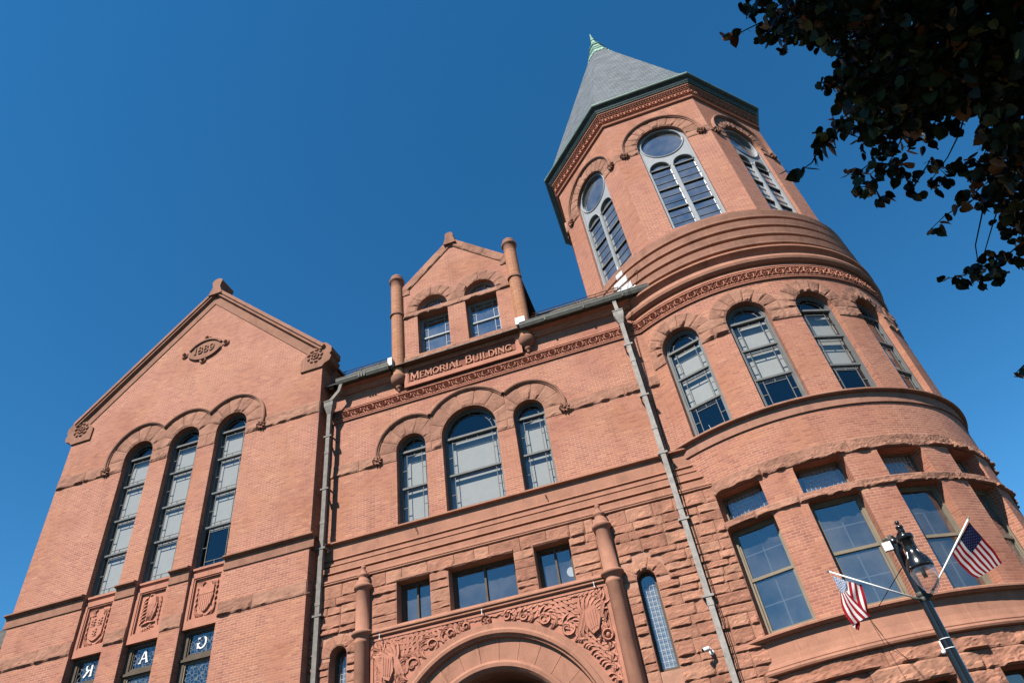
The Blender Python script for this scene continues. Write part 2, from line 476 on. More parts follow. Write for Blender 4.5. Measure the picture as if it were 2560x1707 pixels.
def extrude(mb, S, u0, u1, prof, n=1, cap=True):
    """profile [(d, v)] swept along u"""
    L = [0]
    for a, b in zip(prof[:-1], prof[1:]): L.append(L[-1] + sqrt((a[0] - b[0]) ** 2 + (a[1] - b[1]) ** 2))
    rows = []
    for (d, v), l in zip(prof, L):
        rows.append([(S(u0 + (u1 - u0) * k / n, v, d), (u0 + (u1 - u0) * k / n, prof[0][1] + l)) for k in range(n + 1)])
    mb.grid(rows)
    if cap:
        for u in (u0, u1):
            mb.face([mb.pt(S(u, v, d), (d, v)) for d, v in prof])
def polar(mb, S, uc, vc, a0, a1, prof, n=24, cap=True):
    """profile [(r, d)] swept over an angle range (degrees) about (uc, vc)"""
    rows = []
    acc = 0; last = None
    for r, d in prof:
        if last: acc += sqrt((r - last[0]) ** 2 + (d - last[1]) ** 2)
        last = (r, d)
        row = []
        for k in range(n + 1):
            a = radians(a0 + (a1 - a0) * k / n)
            row.append((S(uc + r * cos(a), vc + r * sin(a), d), (prof[0][0] * a, acc)))
        rows.append(row)
    mb.grid(rows)
    if cap:
        for a in (radians(a0), radians(a1)):
            mb.face([mb.pt(S(uc + r * cos(a), vc + r * sin(a), d), (r, d)) for r, d in prof])
def nz3(x, y, z): return noise.noise(Vector((x, y, z)))
def rock(mb, S, f, base, H, ns, nt, seed, low=0.5):
    """a rock-faced block: f(s,t)->(u,v) for s,t in 0..1; low = how strongly the split face hangs out towards the bottom"""
    rnd = random.Random(seed); ox, oy = rnd.random() * 90, rnd.random() * 90
    q_ = rnd.random(); mb.m = 0 if q_ < .55 else 1 if q_ < .78 else 2
    tx, ty = rnd.uniform(-.3, .3), rnd.uniform(-.2, .3)
    p0, p1 = f(0, 0), f(1, 1)
    su = max(0.05, sqrt((p1[0] - p0[0]) ** 2)); sv = 0.3
    lv = rnd.uniform(.12, .5); la = rnd.uniform(.12, .34); sl_ = rnd.uniform(-.35, .35)
    second = rnd.random() < .55; l2 = rnd.uniform(.45, .85)
    S_ = [0.0] + [i / ns for i in range(ns + 1)] + [1.0]
    T_ = [0.0] + [j / nt for j in range(nt + 1)] + [1.0]
    rows = []
    for j, t in enumerate(T_):
        row = []
        for i, s in enumerate(S_):
            u, v = f(s, t)
            if j in (0, len(T_) - 1) or i in (0, len(S_) - 1): d = base - 0.012
            else:
                n1 = nz3(u * 2.6 + ox, v * 2.6 + oy, 0.3); n2 = nz3(u * 7.0 + ox, v * 8 + oy, 1.7); n3 = nz3(u * 21 + ox, v * 25 + oy, 5.1)
                edge = lv + la * nz3(u * 4.2 + oy, ox, 2.0) + .16 * nz3(u * 15 + oy, ox, 4.0) + sl_ * (s - .5)
                h = 0.50 + 0.24 * n1 + 0.17 * n2 + 0.13 * n3 + tx * (s - .5) + ty * (.5 - t)
                k = (edge - t) / .07
                am = max(0.0, min(1.0, .55 + 1.9 * nz3(u * 3.3 + ox * 2, oy, 6.0)))
                h += low * 1.1 * am * max(0.0, min(1.0, .5 + k))
                if second:
                    e2 = l2 + .25 * nz3(u * 3.5 + ox, oy, 7.0) + .1 * nz3(u * 11, oy, 8.0) - sl_ * (s - .5)
                    h += .34 * am * max(0.0, min(1.0, .5 + (e2 - t) / .06)) - .1
                if j == 1 or j == len(T_) - 2 or i == 1 or i == len(S_) - 2: h = min(h, .42) * .85
                d = base + H * max(0.10, h)
            row.append((S(u, v, d), (u, v)))
        rows.append(row)
    mb.grid(rows)
def rockrow(mb, S, u0, u1, v0, v1, base, H, seed, lens=(0.7, 1.4), gap=0.008, cell=0.085, low=0.6):
    rnd = random.Random(seed); u = u0
    while u < u1 - 1e-3:
        L = rnd.uniform(*lens)
        e = u + L
        if u1 - e < lens[0] * 0.55: e = u1
        e = min(e, u1)
        a, b = u + gap / 2, e - gap / 2
        if b - a > 0.03:
            ns = max(4, int((b - a) / (cell * .8))); nt = max(7, int((v1 - v0) / (cell * 0.42)))
            rock(mb, S, lambda s, t, a=a, b=b: (a + (b - a) * s, v0 + (v1 - v0) * t), base, H, ns, nt, rnd.random() * 1e6, low)
        u = e
def voussoirs(mb, S, uc, vc, r0, r1, a0, a1, n, base, H, seed, uL=None, uR=None, vmin=None):
    rnd = random.Random(seed)
    cuts = [a0 + (a1 - a0) * k / n for k in range(n + 1)]
    for a, b in zip(cuts[:-1], cuts[1:]):
        def f(s, t, a=a + 0.5, b=b - 0.5):
            an = radians(b + (a - b) * s); c = cos(an); rr = r1
            if uR is not None and c > 1e-3: rr = min(rr, (uR - uc) / c)
            if uL is not None and c < -1e-3: rr = min(rr, (uc - uL) / -c)
            rr = max(rr, r0 + 0.04)
            r = r0 + (rr - r0) * t
            return uc + r * c, vc + r * sin(an)
        rock(mb, S, f, base, H, 6, 8, rnd.random() * 1e6, 0.35)
def lump(mb, S, u, v, ru, rv, h, rot=0.0, d=0.0, n=8):
    c, s_ = cos(rot), sin(rot)
    top = mb.pt(S(u, v, d + h), (u, v)); rings = []
    for rr, hh in ((0.55, 0.82), (0.92, 0.38), (1.0, -0.1)):
        r = []
        for k in range(n):
            a = 2 * pi * k / n; x, y = ru * rr * cos(a), rv * rr * sin(a)
            uu, vv = u + x * c - y * s_, v + x * s_ + y * c
            r.append(mb.pt(S(uu, vv, d + h * hh), (uu, vv)))
        rings.append(r)
    for k in range(n):
        mb.face((top, rings[0][k], rings[0][(k + 1) % n]))
        for a, b in zip(rings[:-1], rings[1:]): mb.face((a[k], b[k], b[(k + 1) % n], a[(k + 1) % n]))
def ring(mb, S, uc, vc, r, tw, h, d=0.0, n=16, a0=0, a1=360, sv=1.0):
    rows = []
    for q in range(5):
        b = pi * q / 4
        rows.append([(S(uc + (r + tw * cos(b)) * cos(radians(a0 + (a1 - a0) * k / n)), vc + sv * (r + tw * cos(b)) * sin(radians(a0 + (a1 - a0) * k / n)), d + h * sin(b) - 0.004), (0, 0)) for k in range(n + 1)])
    mb.grid(rows)
def frond(mb, S, path, w_, h, d=0.0, tip=0.15):
    """a carved leaf stroke: tapered ridge along a path of (u, v)"""
    n = len(path); ids = []
    for i, (u, v) in enumerate(path):
        a = path[max(0, i - 1)]; b = path[min(n - 1, i + 1)]
        dx, dy = b[0] - a[0], b[1] - a[1]; L = sqrt(dx * dx + dy * dy) or 1
        t = i / (n - 1); ww = w_ * (tip + (1 - tip) * sin(pi * (0.12 + 0.86 * t)) ** 0.8)
        px, py = -dy / L * ww, dx / L * ww
        hh = h * (0.55 + 0.45 * sin(pi * t))
        ids.append([mb.pt(S(u + px, v + py, d - 0.004), (u, v)), mb.pt(S(u + px * 0.75, v + py * 0.75, d + hh * 0.75), (u, v)), mb.pt(S(u, v, d + hh * 0.8), (u, v)), mb.pt(S(u - px * 0.8, v - py * 0.8, d + hh), (u, v)), mb.pt(S(u - px, v - py, d - 0.004), (u, v))])
    for a, b in zip(ids[:-1], ids[1:]):
        for k in range(4): mb.face((a[k], a[k + 1], b[k + 1], b[k]))
    mb.face(ids[0]); mb.face(ids[-1])
def curl(u, v, r0, r1, a0, a1, n=10):
    return [(u + (r0 + (r1 - r0) * k / n) * cos(radians(a0 + (a1 - a0) * k / n)), v + (r0 + (r1 - r0) * k / n) * sin(radians(a0 + (a1 - a0) * k / n))) for k in range(n + 1)]
def boss(mb, S, u, v, r, h, a0=0, d=0.0):
    """a spiral knob of curling leaves, the stop of a hood mould"""
    lump(mb, S, u, v, r * 0.42, r * 0.42, h * 1.1, d=d)
    for k in range(9):
        a = a0 + k * 40
        frond(mb, S, [(u + q * cos(radians(a + 30 * (q / r - 0.4))), v + q * sin(radians(a + 30 * (q / r - 0.4)))) for q in (r * 0.35, r * 0.6, r * 0.85, r * 1.1)], r * 0.24, h, d)
def lathe(mb, cx, cy, prof, n=24, a0=0, a1=360):
    """prof [(r, z)]"""
    rows = []; L = 0; last = None
    for r, z in prof:
        if last: L += sqrt((r - last[0]) ** 2 + (z - last[1]) ** 2)
        last = (r, z)
        rows.append([((cx + r * cos(radians(a0 + (a1 - a0) * k / n)), cy + r * sin(radians(a0 + (a1 - a0) * k / n)), z), (prof[0][0] * radians(a0 + (a1 - a0) * k / n), z if abs(prof[0][0]) > 0 else L)) for k in range(n + 1)])
    mb.grid(rows)
def tube(mb, pts, r, n=8, r1=None, rot=0.0, cap=True):
    P = [Vector(p) for p in pts]; rings = []
    up = Vector((0, 0, 1))
    for i, p in enumerate(P):
        t = (P[min(i + 1, len(P) - 1)] - P[max(i - 1, 0)]).normalized()
        ref = up if abs(t.z) < 0.95 else Vector((0, 1, 0))
        a = t.cross(ref).normalized(); b = a.cross(t)
        rr = r if r1 is None else r + (r1 - r) * i / (len(P) - 1)
        rings.append([mb.pt(p + a * rr * cos(rot + 2 * pi * k / n) + b * rr * sin(rot + 2 * pi * k / n), (k / n, i)) for k in range(n)])
    for a, b in zip(rings[:-1], rings[1:]):
        for k in range(n): mb.face((a[k], a[(k + 1) % n], b[(k + 1) % n], b[k]))
    if cap: mb.face(rings[0][::-1]); mb.face(rings[-1])
def bar(mb, S, u0, v0, u1, v1, w_, d0, d1):
    dx, dy = u1 - u0, v1 - v0; L = sqrt(dx * dx + dy * dy); px, py = -dy / L * w_ / 2, dx / L * w_ / 2
    c = [(u0 + px, v0 + py), (u0 - px, v0 - py), (u1 - px, v1 - py), (u1 + px, v1 + py)]
    mb.quad([S(a, b, d1) for a, b in c], c)
    for i in range(4):
        a, b = c[i], c[(i + 1) % 4]
        mb.quad([S(*a, d0), S(*b, d0), S(*b, d1), S(*a, d1)], [a, b, b, a])
def arcbar(mb, S, cx, cy, rx, ry, a0, a1, w_, d0, d1, n=10):
    o, i_ = [], []
    for k in range(n + 1):
        a = radians(a0 + (a1 - a0) * k / n)
        o.append((cx + (rx + w_ / 2) * cos(a), cy + (ry + w_ / 2 * 0.8) * sin(a))); i_.append((cx + (rx - w_ / 2) * cos(a), cy + (ry - w_ / 2 * 0.8) * sin(a)))
    for k in range(n):
        for A, B, e0, e1 in ((o[k], o[k + 1], d1, d0), (i_[k], i_[k + 1], d1, d0)):
            mb.quad([S(*A, e0), S(*B, e0), S(*B, e1), S(*A, e1)], [A, B, B, A])
        mb.quad([S(*o[k], d1), S(*o[k + 1], d1), S(*i_[k + 1], d1), S(*i_[k], d1)], [o[k], o[k + 1], i_[k + 1], i_[k]])
T, t_ = 0.17, 0.09
GLYPH = {
 'M': (1.05, [('b', .14, 0, .14, 1, .11), ('b', .88, 0, .88, 1, .17), ('b', .16, .98, .52, .16, .16), ('b', .52, .16, .86, .98, .09), ('s', .14, 0), ('s', .14, 1), ('s', .88, 0), ('s', .88, 1)]),
 'E': (.78, [('b', .18, 0, .18, 1, T), ('b', .1, .955, .70, .955, t_), ('b', .2, .5, .5, .5, t_), ('b', .1, .045, .72, .045, t_), ('b', .68, 1, .68, .78, .07), ('b', .70, 0, .70, .22, .07), ('b', .5, .38, .5, .62, .06)]),
 'O': (.98, [('a', .48, .5, .37, .45, 0, 360, .15)]),
 'R': (.92, [('b', .18, 0, .18, 1, T), ('b', .1, .955, .45, .955, t_), ('b', .2, .5, .45, .5, t_), ('a', .45, .728, .25, .23, -90, 90, .14), ('b', .46, .5, .82, .02, T), ('s', .18, 0)]),
 'I': (.42, [('b', .2, 0, .2, 1, T), ('s', .2, 0), ('s', .2, 1)]),
 'A': (.96, [('b', .12, 0, .46, 1, .09), ('b', .46, 1, .80, 0, T), ('b', .26, .34, .66, .34, t_), ('s', .12, 0), ('s', .80, 0)]),
 'L': (.76, [('b', .18, 0, .18, 1, T), ('b', .1, .045, .70, .045, t_), ('b', .68, 0, .68, .26, .07), ('s', .18, 1)]),
 'B': (.86, [('b', .18, 0, .18, 1, T), ('b', .1, .955, .45, .955, t_), ('b', .2, .52, .48, .52, t_), ('b', .1, .045, .48, .045, t_), ('a', .44, .74, .22, .215, -90, 90, .14), ('a', .47, .28, .26, .24, -90, 90, .15)]),
 'U': (.94, [('b', .18, .3, .18, 1, T), ('b', .76, .3, .76, 1, .1), ('a', .47, .32, .29, .28, 180, 360, .12), ('s', .18, 1), ('s', .76, 1)]),
 'D': (.92, [('b', .18, 0, .18, 1, T), ('b', .1, .955, .45, .955, t_), ('b', .1, .045, .45, .045, t_), ('a', .44, .5, .36, .455, -90, 90, .15)]),
 'N': (.96, [('b', .16, 0, .16, 1, .1), ('b', .80, 0, .80, 1, .1), ('b', .16, 1, .80, .02, T), ('s', .16, 0), ('s', .80, 1), ('s', .13, 1)]),
 'G': (.96, [('a', .48, .5, .37, .45, 40, 320, .15), ('b', .80, .06, .80, .46, .15), ('b', .62, .44, .92, .44, t_), ('b', .80, .74, .80, .98, .07)]),
 '.': (.3, [('b', .06, .07, .20, .07, .14)]),
 '1': (.5, [('b', .24, 0, .24, 1, T), ('b', .06, .80, .24, .98, .09), ('s', .24, 0)]),
 '8': (.72, [('a', .34, .75, .21, .21, 0, 360, .13), ('a', .34, .27, .26, .25, 0, 360, .14)]),
 '9': (.72, [('a', .34, .70, .25, .26, 0, 360, .13), ('a', .26, .60, .34, .55, -95, 10, .12), ('b', .12, .05, .22, .05, .12)]),
 ' ': (.5, []),
}
def text(mb, S, s, u, v, h, d0, d1, caps=1.0, mirror=False, sp=1.0):
    k = 0
    for i, ch in enumerate(s):
        hh = h * (caps if (i == 0 or s[i - 1] == ' ') else 1.0)
        W_, st = GLYPH[ch]
        for e in st:
            k = (k + 1) % 7; dd = d1 + 0.0012 * k
            X = (lambda x: u + (W_ - x) * hh) if mirror else (lambda x: u + x * hh)
            if e[0] == 'b': bar(mb, S, X(e[1]), v + e[2] * hh, X(e[3]), v + e[4] * hh, e[5] * hh, d0, dd)
            elif e[0] == 's': bar(mb, S, X(e[1] - .13), v + (e[2] * (1 - .07) + .035) * hh, X(e[1] + .13), v + (e[2] * (1 - .07) + .035) * hh, .07 * hh, d0, dd)
            else:
                a0, a1 = e[5], e[6]
                if mirror: a0, a1 = 180 - e[5], 180 - e[6]
                arcbar(mb, S, X(e[1]), v + e[2] * hh, e[3] * hh, e[4] * hh, a0, a1, e[7] * hh, d0, dd, 16)
        u += W_ * hh * sp
    return u

# ------------------------------------------------------------------ ground
def flat(name, mat, x0, x1, y0, y1, z, h=0.0):
    mb = MB()
    S = lambda u, v, d=0.0: (u, v, z + d)
    if h: box(mb, S, x0, x1, y0, y1, -h, 0)
    else: mb.quad([S(x0, y0), S(x1, y0), S(x1, y1), S(x0, y1)], [(x0, y0), (x1, y0), (x1, y1), (x0, y1)])
    return struct(mb.build(name, mat))
flat("ground", "lawn", -3000, 3000, -3000, 3000, -0.16)
flat("road", "asphalt", -400, 400, 1.9, 9.2, -0.13)
flat("sidewalk", "concrete", -400, 400, 9.2, 28, 0.0, 0.15)
flat("sidewalk", "concrete", -400, 400, -8.0, 1.9, 0.0, 0.15)
mb = MB()
for k in range(-30, 31):
    S = lambda u, v, d=0.0: (u, v, -0.126 + d)
    x = k * 9.0
    mb.quad([S(x, 5.48), S(x + 3, 5.48), S(x + 3, 5.6), S(x, 5.6)], [(0, 0)] * 4)
struct(mb.build("road_marking", "road_paint"))

# ------------------------------------------------------------------ the hall
HALL = thing("memorial_hall", "red brick and sandstone Victorian hall with gabled wing, dormer and round corner turret", "building", loc=(-5.2, 17.0, 0))
def part(mb, name, mats, label=None, smooth=False, parent=None):
    o = mb.build(name, mats, HALL if parent is None else parent, smooth)
    if label: o['label'] = label
    return o
YL, YC, YB, YD = 16.4, 17.0, 16.75, 16.92
SL, SC, SB, SD = plane(0, YL), plane(0, YC), plane(0, YB), plane(0, YD)
TX, TY, TR = 3.705, 21.497, 5.346
ST = cyl(TX, TY, TR)
def ut(deg): return TR * radians(deg)
OX, OY, OR = 3.906, 21.15, 4.862
OAP = OR * cos(radians(22.5))
PANEZ = []

def hall_window(S, uc, wd, v0, vs, fd, rails, blinds, frame_mat="grey_paint", bd=.15, arched=True, label=None, glass="window_glass", bars=True, casing=0.055, m_=0.155):
    """double hung window with a round head: frame > glass_pane, muntin, roller_blind"""
    r = wd / 2; u0, u1 = uc - r, uc + r
    mb = MB()
    c = casing
    if arched:
        plate(mb, S, arch(uc, wd - 0.004, v0 + .002, vs), [arch(uc, wd - 2 * c, v0 + c, vs)], fd - 0.10, fd)
        plate(mb, S, arch(uc, wd - 2 * c + .01, v0 + c - .005, vs), [arch(uc, wd - 2 * c - 0.07, v0 + c + 0.04, vs)], fd - 0.09, fd - 0.035)
        box(mb, S, u0 + c * .5, u1 - c * .5, vs - 0.035, vs + 0.035, fd - 0.095, fd + 0.012)
        top = vs
    else:
        plate(mb, S, rect(u0 + .002, u1 - .002, v0 + .002, vs - .002), [rect(u0 + c, u1 - c, v0 + c, vs - c)], fd - 0.10, fd)
        plate(mb, S, rect(u0 + c - .005, u1 - c + .005, v0 + c - .005, vs - c + .005), [rect(u0 + c + .04, u1 - c - .04, v0 + c + .045, vs - c - .04)], fd - 0.09, fd - 0.035)
        top = vs - c
    for v in rails:
        box(mb, S, u0 + c * .5, u1 - c * .5, v - 0.005, v + 0.055, fd - 0.095, fd - 0.012)
        box(mb, S, u0 + c * .5, u1 - c * .5, v - 0.045, v - 0.006, fd - 0.095, fd - 0.048)
    fo = part(mb, "arched_window" if arched else "sash_window", frame_mat, label)
    gd = fd - 0.072
    mb = MB()
    if arched: sheet(mb, S, arch(uc, wd - 2 * c - .02, v0 + c, vs), d=gd)
    else: sheet(mb, S, rect(u0 + c, u1 - c, v0 + c, vs - c), d=gd)
    part(mb, "glass_pane", glass, parent=fo)
    if bars:
        mb = MB(); bw = 0.02; b0, b1 = gd + 0.003, gd + 0.022
        iu0, iu1 = u0 + c + .035, u1 - c - .035
        if arched:
            rr = r - c - .035 - m_ * .75
            arcbar(mb, S, uc, vs, rr, rr, 0, 180, bw, b0, b1, 16)
            for a in ([40, 90, 140] if wd < 1.4 else [30, 60, 90, 120, 150]):
                bar(mb, S, uc + rr * cos(radians(a)), vs + rr * sin(radians(a)), uc + (r - c - .03) * cos(radians(a)), vs + (r - c - .03) * sin(radians(a)), bw, b0 + .001, b1 + .001)
        edges = [top] + list(rails) + [v0 + c]
        for k, (a, b) in enumerate(zip(edges[:-1], edges[1:])):
            first, last = k == 0, k == len(edges) - 2
            for u in (iu0 + m_, iu1 - m_): bar(mb, S, u, b, u, a, bw, b0, b1)
            hs = []
            if first or len(edges) > 3: hs.append((a - m_ * .95, 1))
            if last or len(edges) > 4: hs.append((b + m_ * 1.1, -1))
            for v, sg in hs:
                bar(mb, S, iu0 + m_ * 0.99, v, iu1 - m_ * 0.99, v, bw, b0 + .001, b1 + .001)
                for q in ([.5] if wd < 1.4 else [.36, .64]):
                    uu = iu0 + m_ + (iu1 - iu0 - 2 * m_) * q
                    bar(mb, S, uu, v, uu, a if sg > 0 else b, bw, b0 + .002, b1 + .002)
            mid = b + (a - b) * .5
            for p, q in ((iu0, iu0 + m_), (iu1 - m_, iu1)): bar(mb, S, p, mid, q, mid, bw, b0 + .002, b1 + .002)
        part(mb, "muntin", frame_mat, parent=fo)
    for a, b in blinds:
        mb = MB(); box(mb, S, u0 + c * .4, u1 - c * .4, b, a, gd - bd - .015, gd - bd)
        part(mb, "roller_blind", "shade_fabric", parent=fo)
    return fo

# ---- gabled wing -------------------------------------------------
LX0, LX1, LXC = -20.88, -10.26, -15.56
WIN_L = [(-17.51, 1.17), (-15.61, 1.2), (-13.71, 1.2)]
mb = MB()
holes = [arch(c, w_, 4.6, 15.76) for c, w_ in WIN_L]
sheet(mb, SL, [(LX0, 0), (LX1, 0), (LX1, 18.0), (LXC, 23.0), (LX0, 18.0)], holes, reveal=0.34)
S = plane(LX1, YL, 90)
sheet(mb, S, [(0, 0), (11.6, 0), (11.6, 18), (0, 18)])
S = plane(LX0, YL, -90)
sheet(mb, S, [(-11.6, 0), (0, 0), (0, 18), (-11.6, 18)])
part(mb, "gable_wall", "brick", "tall red brick gable wall of the projecting wing")
mb = MB()
SLX = lambda u, v, d=0.0: (u, v, d)
for sgn, xe in ((-1, LX0 - .1), (1, LX1 + .1)):
    a, b = (xe, 17.75), (LXC, 22.9)
    L = sqrt((a[0] - b[0]) ** 2 + (a[1] - b[1]) ** 2)
    mb.quad([(a[0], YL + .55, a[1]), (a[0], 28, a[1]), (b[0], 28, b[1]), (b[0], YL + .55, b[1])], [(0, 0), (11, 0), (11, L), (0, L)])
part(mb, "wing_roof", "dark_slate")
# string course, bands
mb = MB()
PR = [(0.0, 10.86), (0.12, 10.845), (0.155, 10.82), (0.155, 10.785), (0.10, 10.765), (0.075, 10.745), (0.035, 10.735), (0.035, 10.42), (0.0, 10.41)]
segs = [(LX0 - .0, WIN_L[0][0] - .585), (WIN_L[0][0] + .585, WIN_L[1][0] - .6), (WIN_L[1][0] + .6, WIN_L[2][0] - .6), (WIN_L[2][0] + .6, LX1)]
for k, (a, b) in enumerate(segs):
    mb = MB(); extrude(mb, SL, a - (.15 if k == 0 else 0), b + (.15 if k == 3 else 0), PR)
    if k == 3: extrude(mb, plane(LX1, YL, 90), 0.0, 0.6, PR)
    if k == 0: extrude(mb, plane(LX0, YL, -90), -3, 0.0, PR)
    part(mb, "string_course", "gable_sandstone")
for k, (a, b) in enumerate(segs):
    mb = MB(); rockrow(mb, SL, a, b, 9.06, 9.45, 0.0, 0.06, 11 + k, lens=(1.0, 2.2))
    if k == 3: rockrow(mb, plane(LX1, YL, 90), 0, 0.6, 9.06, 9.45, 0.0, 0.05, 24)
    part(mb, "rock_faced_band", "rock_sandstone")
for a, b, k in ((LX0, WIN_L[0][0] - 1.3, 21), (WIN_L[2][0] + 1.3, LX1, 22)):
    mb = MB(); rockrow(mb, SL, a, b, 15.28, 15.72, 0.0, 0.06, k, lens=(1.0, 2.2))
    if k == 22: rockrow(mb, plane(LX1, YL, 90), 0, 0.6, 15.28, 15.72, 0.0, 0.05, 23)
    part(mb, "rock_faced_band", "rock_sandstone")
mb = MB()
xs = [c for c, _ in WIN_L]; mids = [None, (xs[0] + xs[1]) / 2, (xs[1] + xs[2]) / 2, None]
for k, (c, w_) in enumerate(WIN_L):
    voussoirs(mb, SL, c, 15.76, w_ / 2, 1.24, 0, 180, 7, 0.0, 0.055, 31 + k, mids[k], mids[k + 1])
    for a, b in ((c - 1.24 if k == 0 else mids[k], c - w_ / 2), (c + w_ / 2, c + 1.24 if k == 2 else mids[k + 1])):
        rock(mb, SL, lambda s, t, a=a, b=b: (a + .004 + (b - a - .008) * s, 15.28 + .47 * t), 0.0, 0.055, 5, 6, 40 + k)
part(mb, "arch_voussoir", "rock_sandstone")
HOOD = [(1.0, 0.0), (1.0, 0.055), (1.03, 0.06), (1.045, 0.10), (1.085, 0.115), (1.12, 0.09), (1.125, 0.0)]
def hoods(S, arcs, name, mat="sandstone", boss_r=0.19):
    """arcs: (uc, vc, R, a0, a1)"""
    mb = MB()
    for uc, vc, R, a0, a1 in arcs:
        polar(mb, S, uc, vc, a0, a1, [(R - 0.125 + (r - 1.0), d) for r, d in HOOD], 28)
    part(mb, name, mat, smooth=False)
def valley(xa, Ra, xb, Rb):
    D = xb - xa; x = (D * D + Ra * Ra - Rb * Rb) / (2 * D); y = sqrt(Ra * Ra - x * x)
    return math.degrees(atan2(y, x)), math.degrees(atan2(y, x - D))
a1, b1 = valley(xs[0], 1.30, xs[1], 1.30); a2, b2 = valley(xs[1], 1.30, xs[2], 1.30)
hoods(SL, [(xs[0], 15.76, 1.36, a1 - .3, 192), (xs[1], 15.76, 1.36, a2 - .3, b1 + .3), (xs[2], 15.76, 1.36, -12, b2 + .3)], "hood_mould")
for x in (xs[0] - 1.25, xs[2] + 1.25):
    mb = MB(); boss(mb, SL, x, 15.42, 0.17, 0.13); part(mb, "hood_stop", "gable_sandstone")
# coping, kneelers, finial
mb = MB()
def cop(S, xa, za, xb, zb, prof, off=0.0):
    """profile (n, d): n across the slope downwards from the top edge"""
    dx, dz = xb - xa, zb - za; L = sqrt(dx * dx + dz * dz); tx, tz = dx / L, dz / L
    nx, nz = (tz, -tx) if tz * 0 - tx * 1 < 0 else (-tz, tx)
    if nz > 0: nx, nz = -nx, -nz
    rows = []
    for n_, d in prof:
        rows.append([(S(xa + tx * L * k / 6 + nx * n_, za + tz * L * k / 6 + nz * n_, d), (L * k / 6, n_)) for k in range(7)])
    mb.grid(rows)
    for k in (0, 6): mb.face([mb.pt(S(xa + tx * L * k / 6 + nx * n_, za + tz * L * k / 6 + nz * n_, d)) for n_, d in prof])
CP = [(0.0, -0.6), (0.0, 0.16), (0.13, 0.17), (0.15, 0.12), (0.19, 0.11), (0.20, 0.14), (0.25, 0.14), (0.29, 0.06), (0.31, 0.035), (0.62, 0.03), (0.62, 0.0), (0.35, -0.6)]
cop(SL, LX0 - .1, 18.17, LXC, 23.42, CP); cop(SL, LX1 + .1, 18.17, LXC, 23.42, CP)
part(mb, "gable_coping", "gable_sandstone", smooth=False)
mb = MB()
for sg, xe in ((-1, LX0), (1, LX1)):
    o = [(xe - sg * .85, 17.22), (xe, 17.22), (xe + sg * .10, 17.34), (xe + sg * .30, 17.42), (xe + sg * .36, 17.60), (xe + sg * .28, 17.74), (xe + sg * .36, 17.80), (xe + sg * .36, 18.02), (xe + sg * .12, 18.30), (xe - sg * .2, 18.36), (xe - sg * .85, 17.75)]
    if sg < 0: o = o[::-1]
    mb = MB(); plate(mb, SL, o, [], -0.6, 0.06)
    kn = part(mb, "kneeler", "gable_sandstone")
    mb = MB(); u, v = xe - sg * .30, 17.80
    lump(mb, SL, u, v, .07, .07, .07, d=.06)
    for rr, n_, ln, sz in ((.13, 7, .10, .05), (.27, 9, .12, .06)):
        for k in range(n_):
            a = k * 2 * pi / n_
            lump(mb, SL, u + rr * cos(a), v + rr * sin(a), ln * .75, sz, .055, a + 1.2, d=.06)
    part(mb, "carved_rosette", "gable_sandstone", parent=kn)
mb = MB()
o = [(LXC - .33, 23.0), (LXC + .33, 23.0)] + [(LXC + .15 + .02, 23.42)] + [(LXC + .24 * cos(radians(a)), 23.72 + .2 * sin(radians(a))) for a in range(-30, 211, 20)] + [(LXC - .17, 23.42)]
plate(mb, SL, o, [], -0.6, 0.20)
part(mb, "gable_finial", "gable_sandstone")
# date plaque
mb = MB()
u, v = -15.57, 20.04
half = [(0.80 * cos(radians(a)), 0.40 * sin(radians(a)) * (1 - .12 * cos(radians(2 * a)))) for a in range(0, 360, 10)]
sheet(mb, SL, [(u + a, v + b * 1.0) for a, b in half], d=0.025, rim=0.03)
for a0, a1, cy_, R in ((38, 142, -.42, .90), (218, 322, .42, .90)):
    arcbar(mb, SL, u, v + cy_, R, R, a0, a1, .09, 0, .085, 16)
for a, b in ((-.93, 0), (.93, 0), (0, .56), (0, -.56)):
    ring(mb, SL, u + a, v + b, .11, .045, .085)
text(mb, SL, "1889", u - .52, v - .15, .34, 0.02, 0.06, sp=1.05)
part(mb, "date_plaque", "gable_sandstone")
# wing windows
for k, (c, w_) in enumerate(WIN_L):
    lab = ["leftmost tall round-headed wing window", "middle tall round-headed wing window", "right tall round-headed wing window with a dark bottom sash"][k]
    hall_window(SL, c, w_, 10.78, 15.76, -0.20, [14.66, 13.36, 12.13], [(15.70, 10.8)] if k < 2 else [(15.70, 12.10)], label=lab, bd=.095)
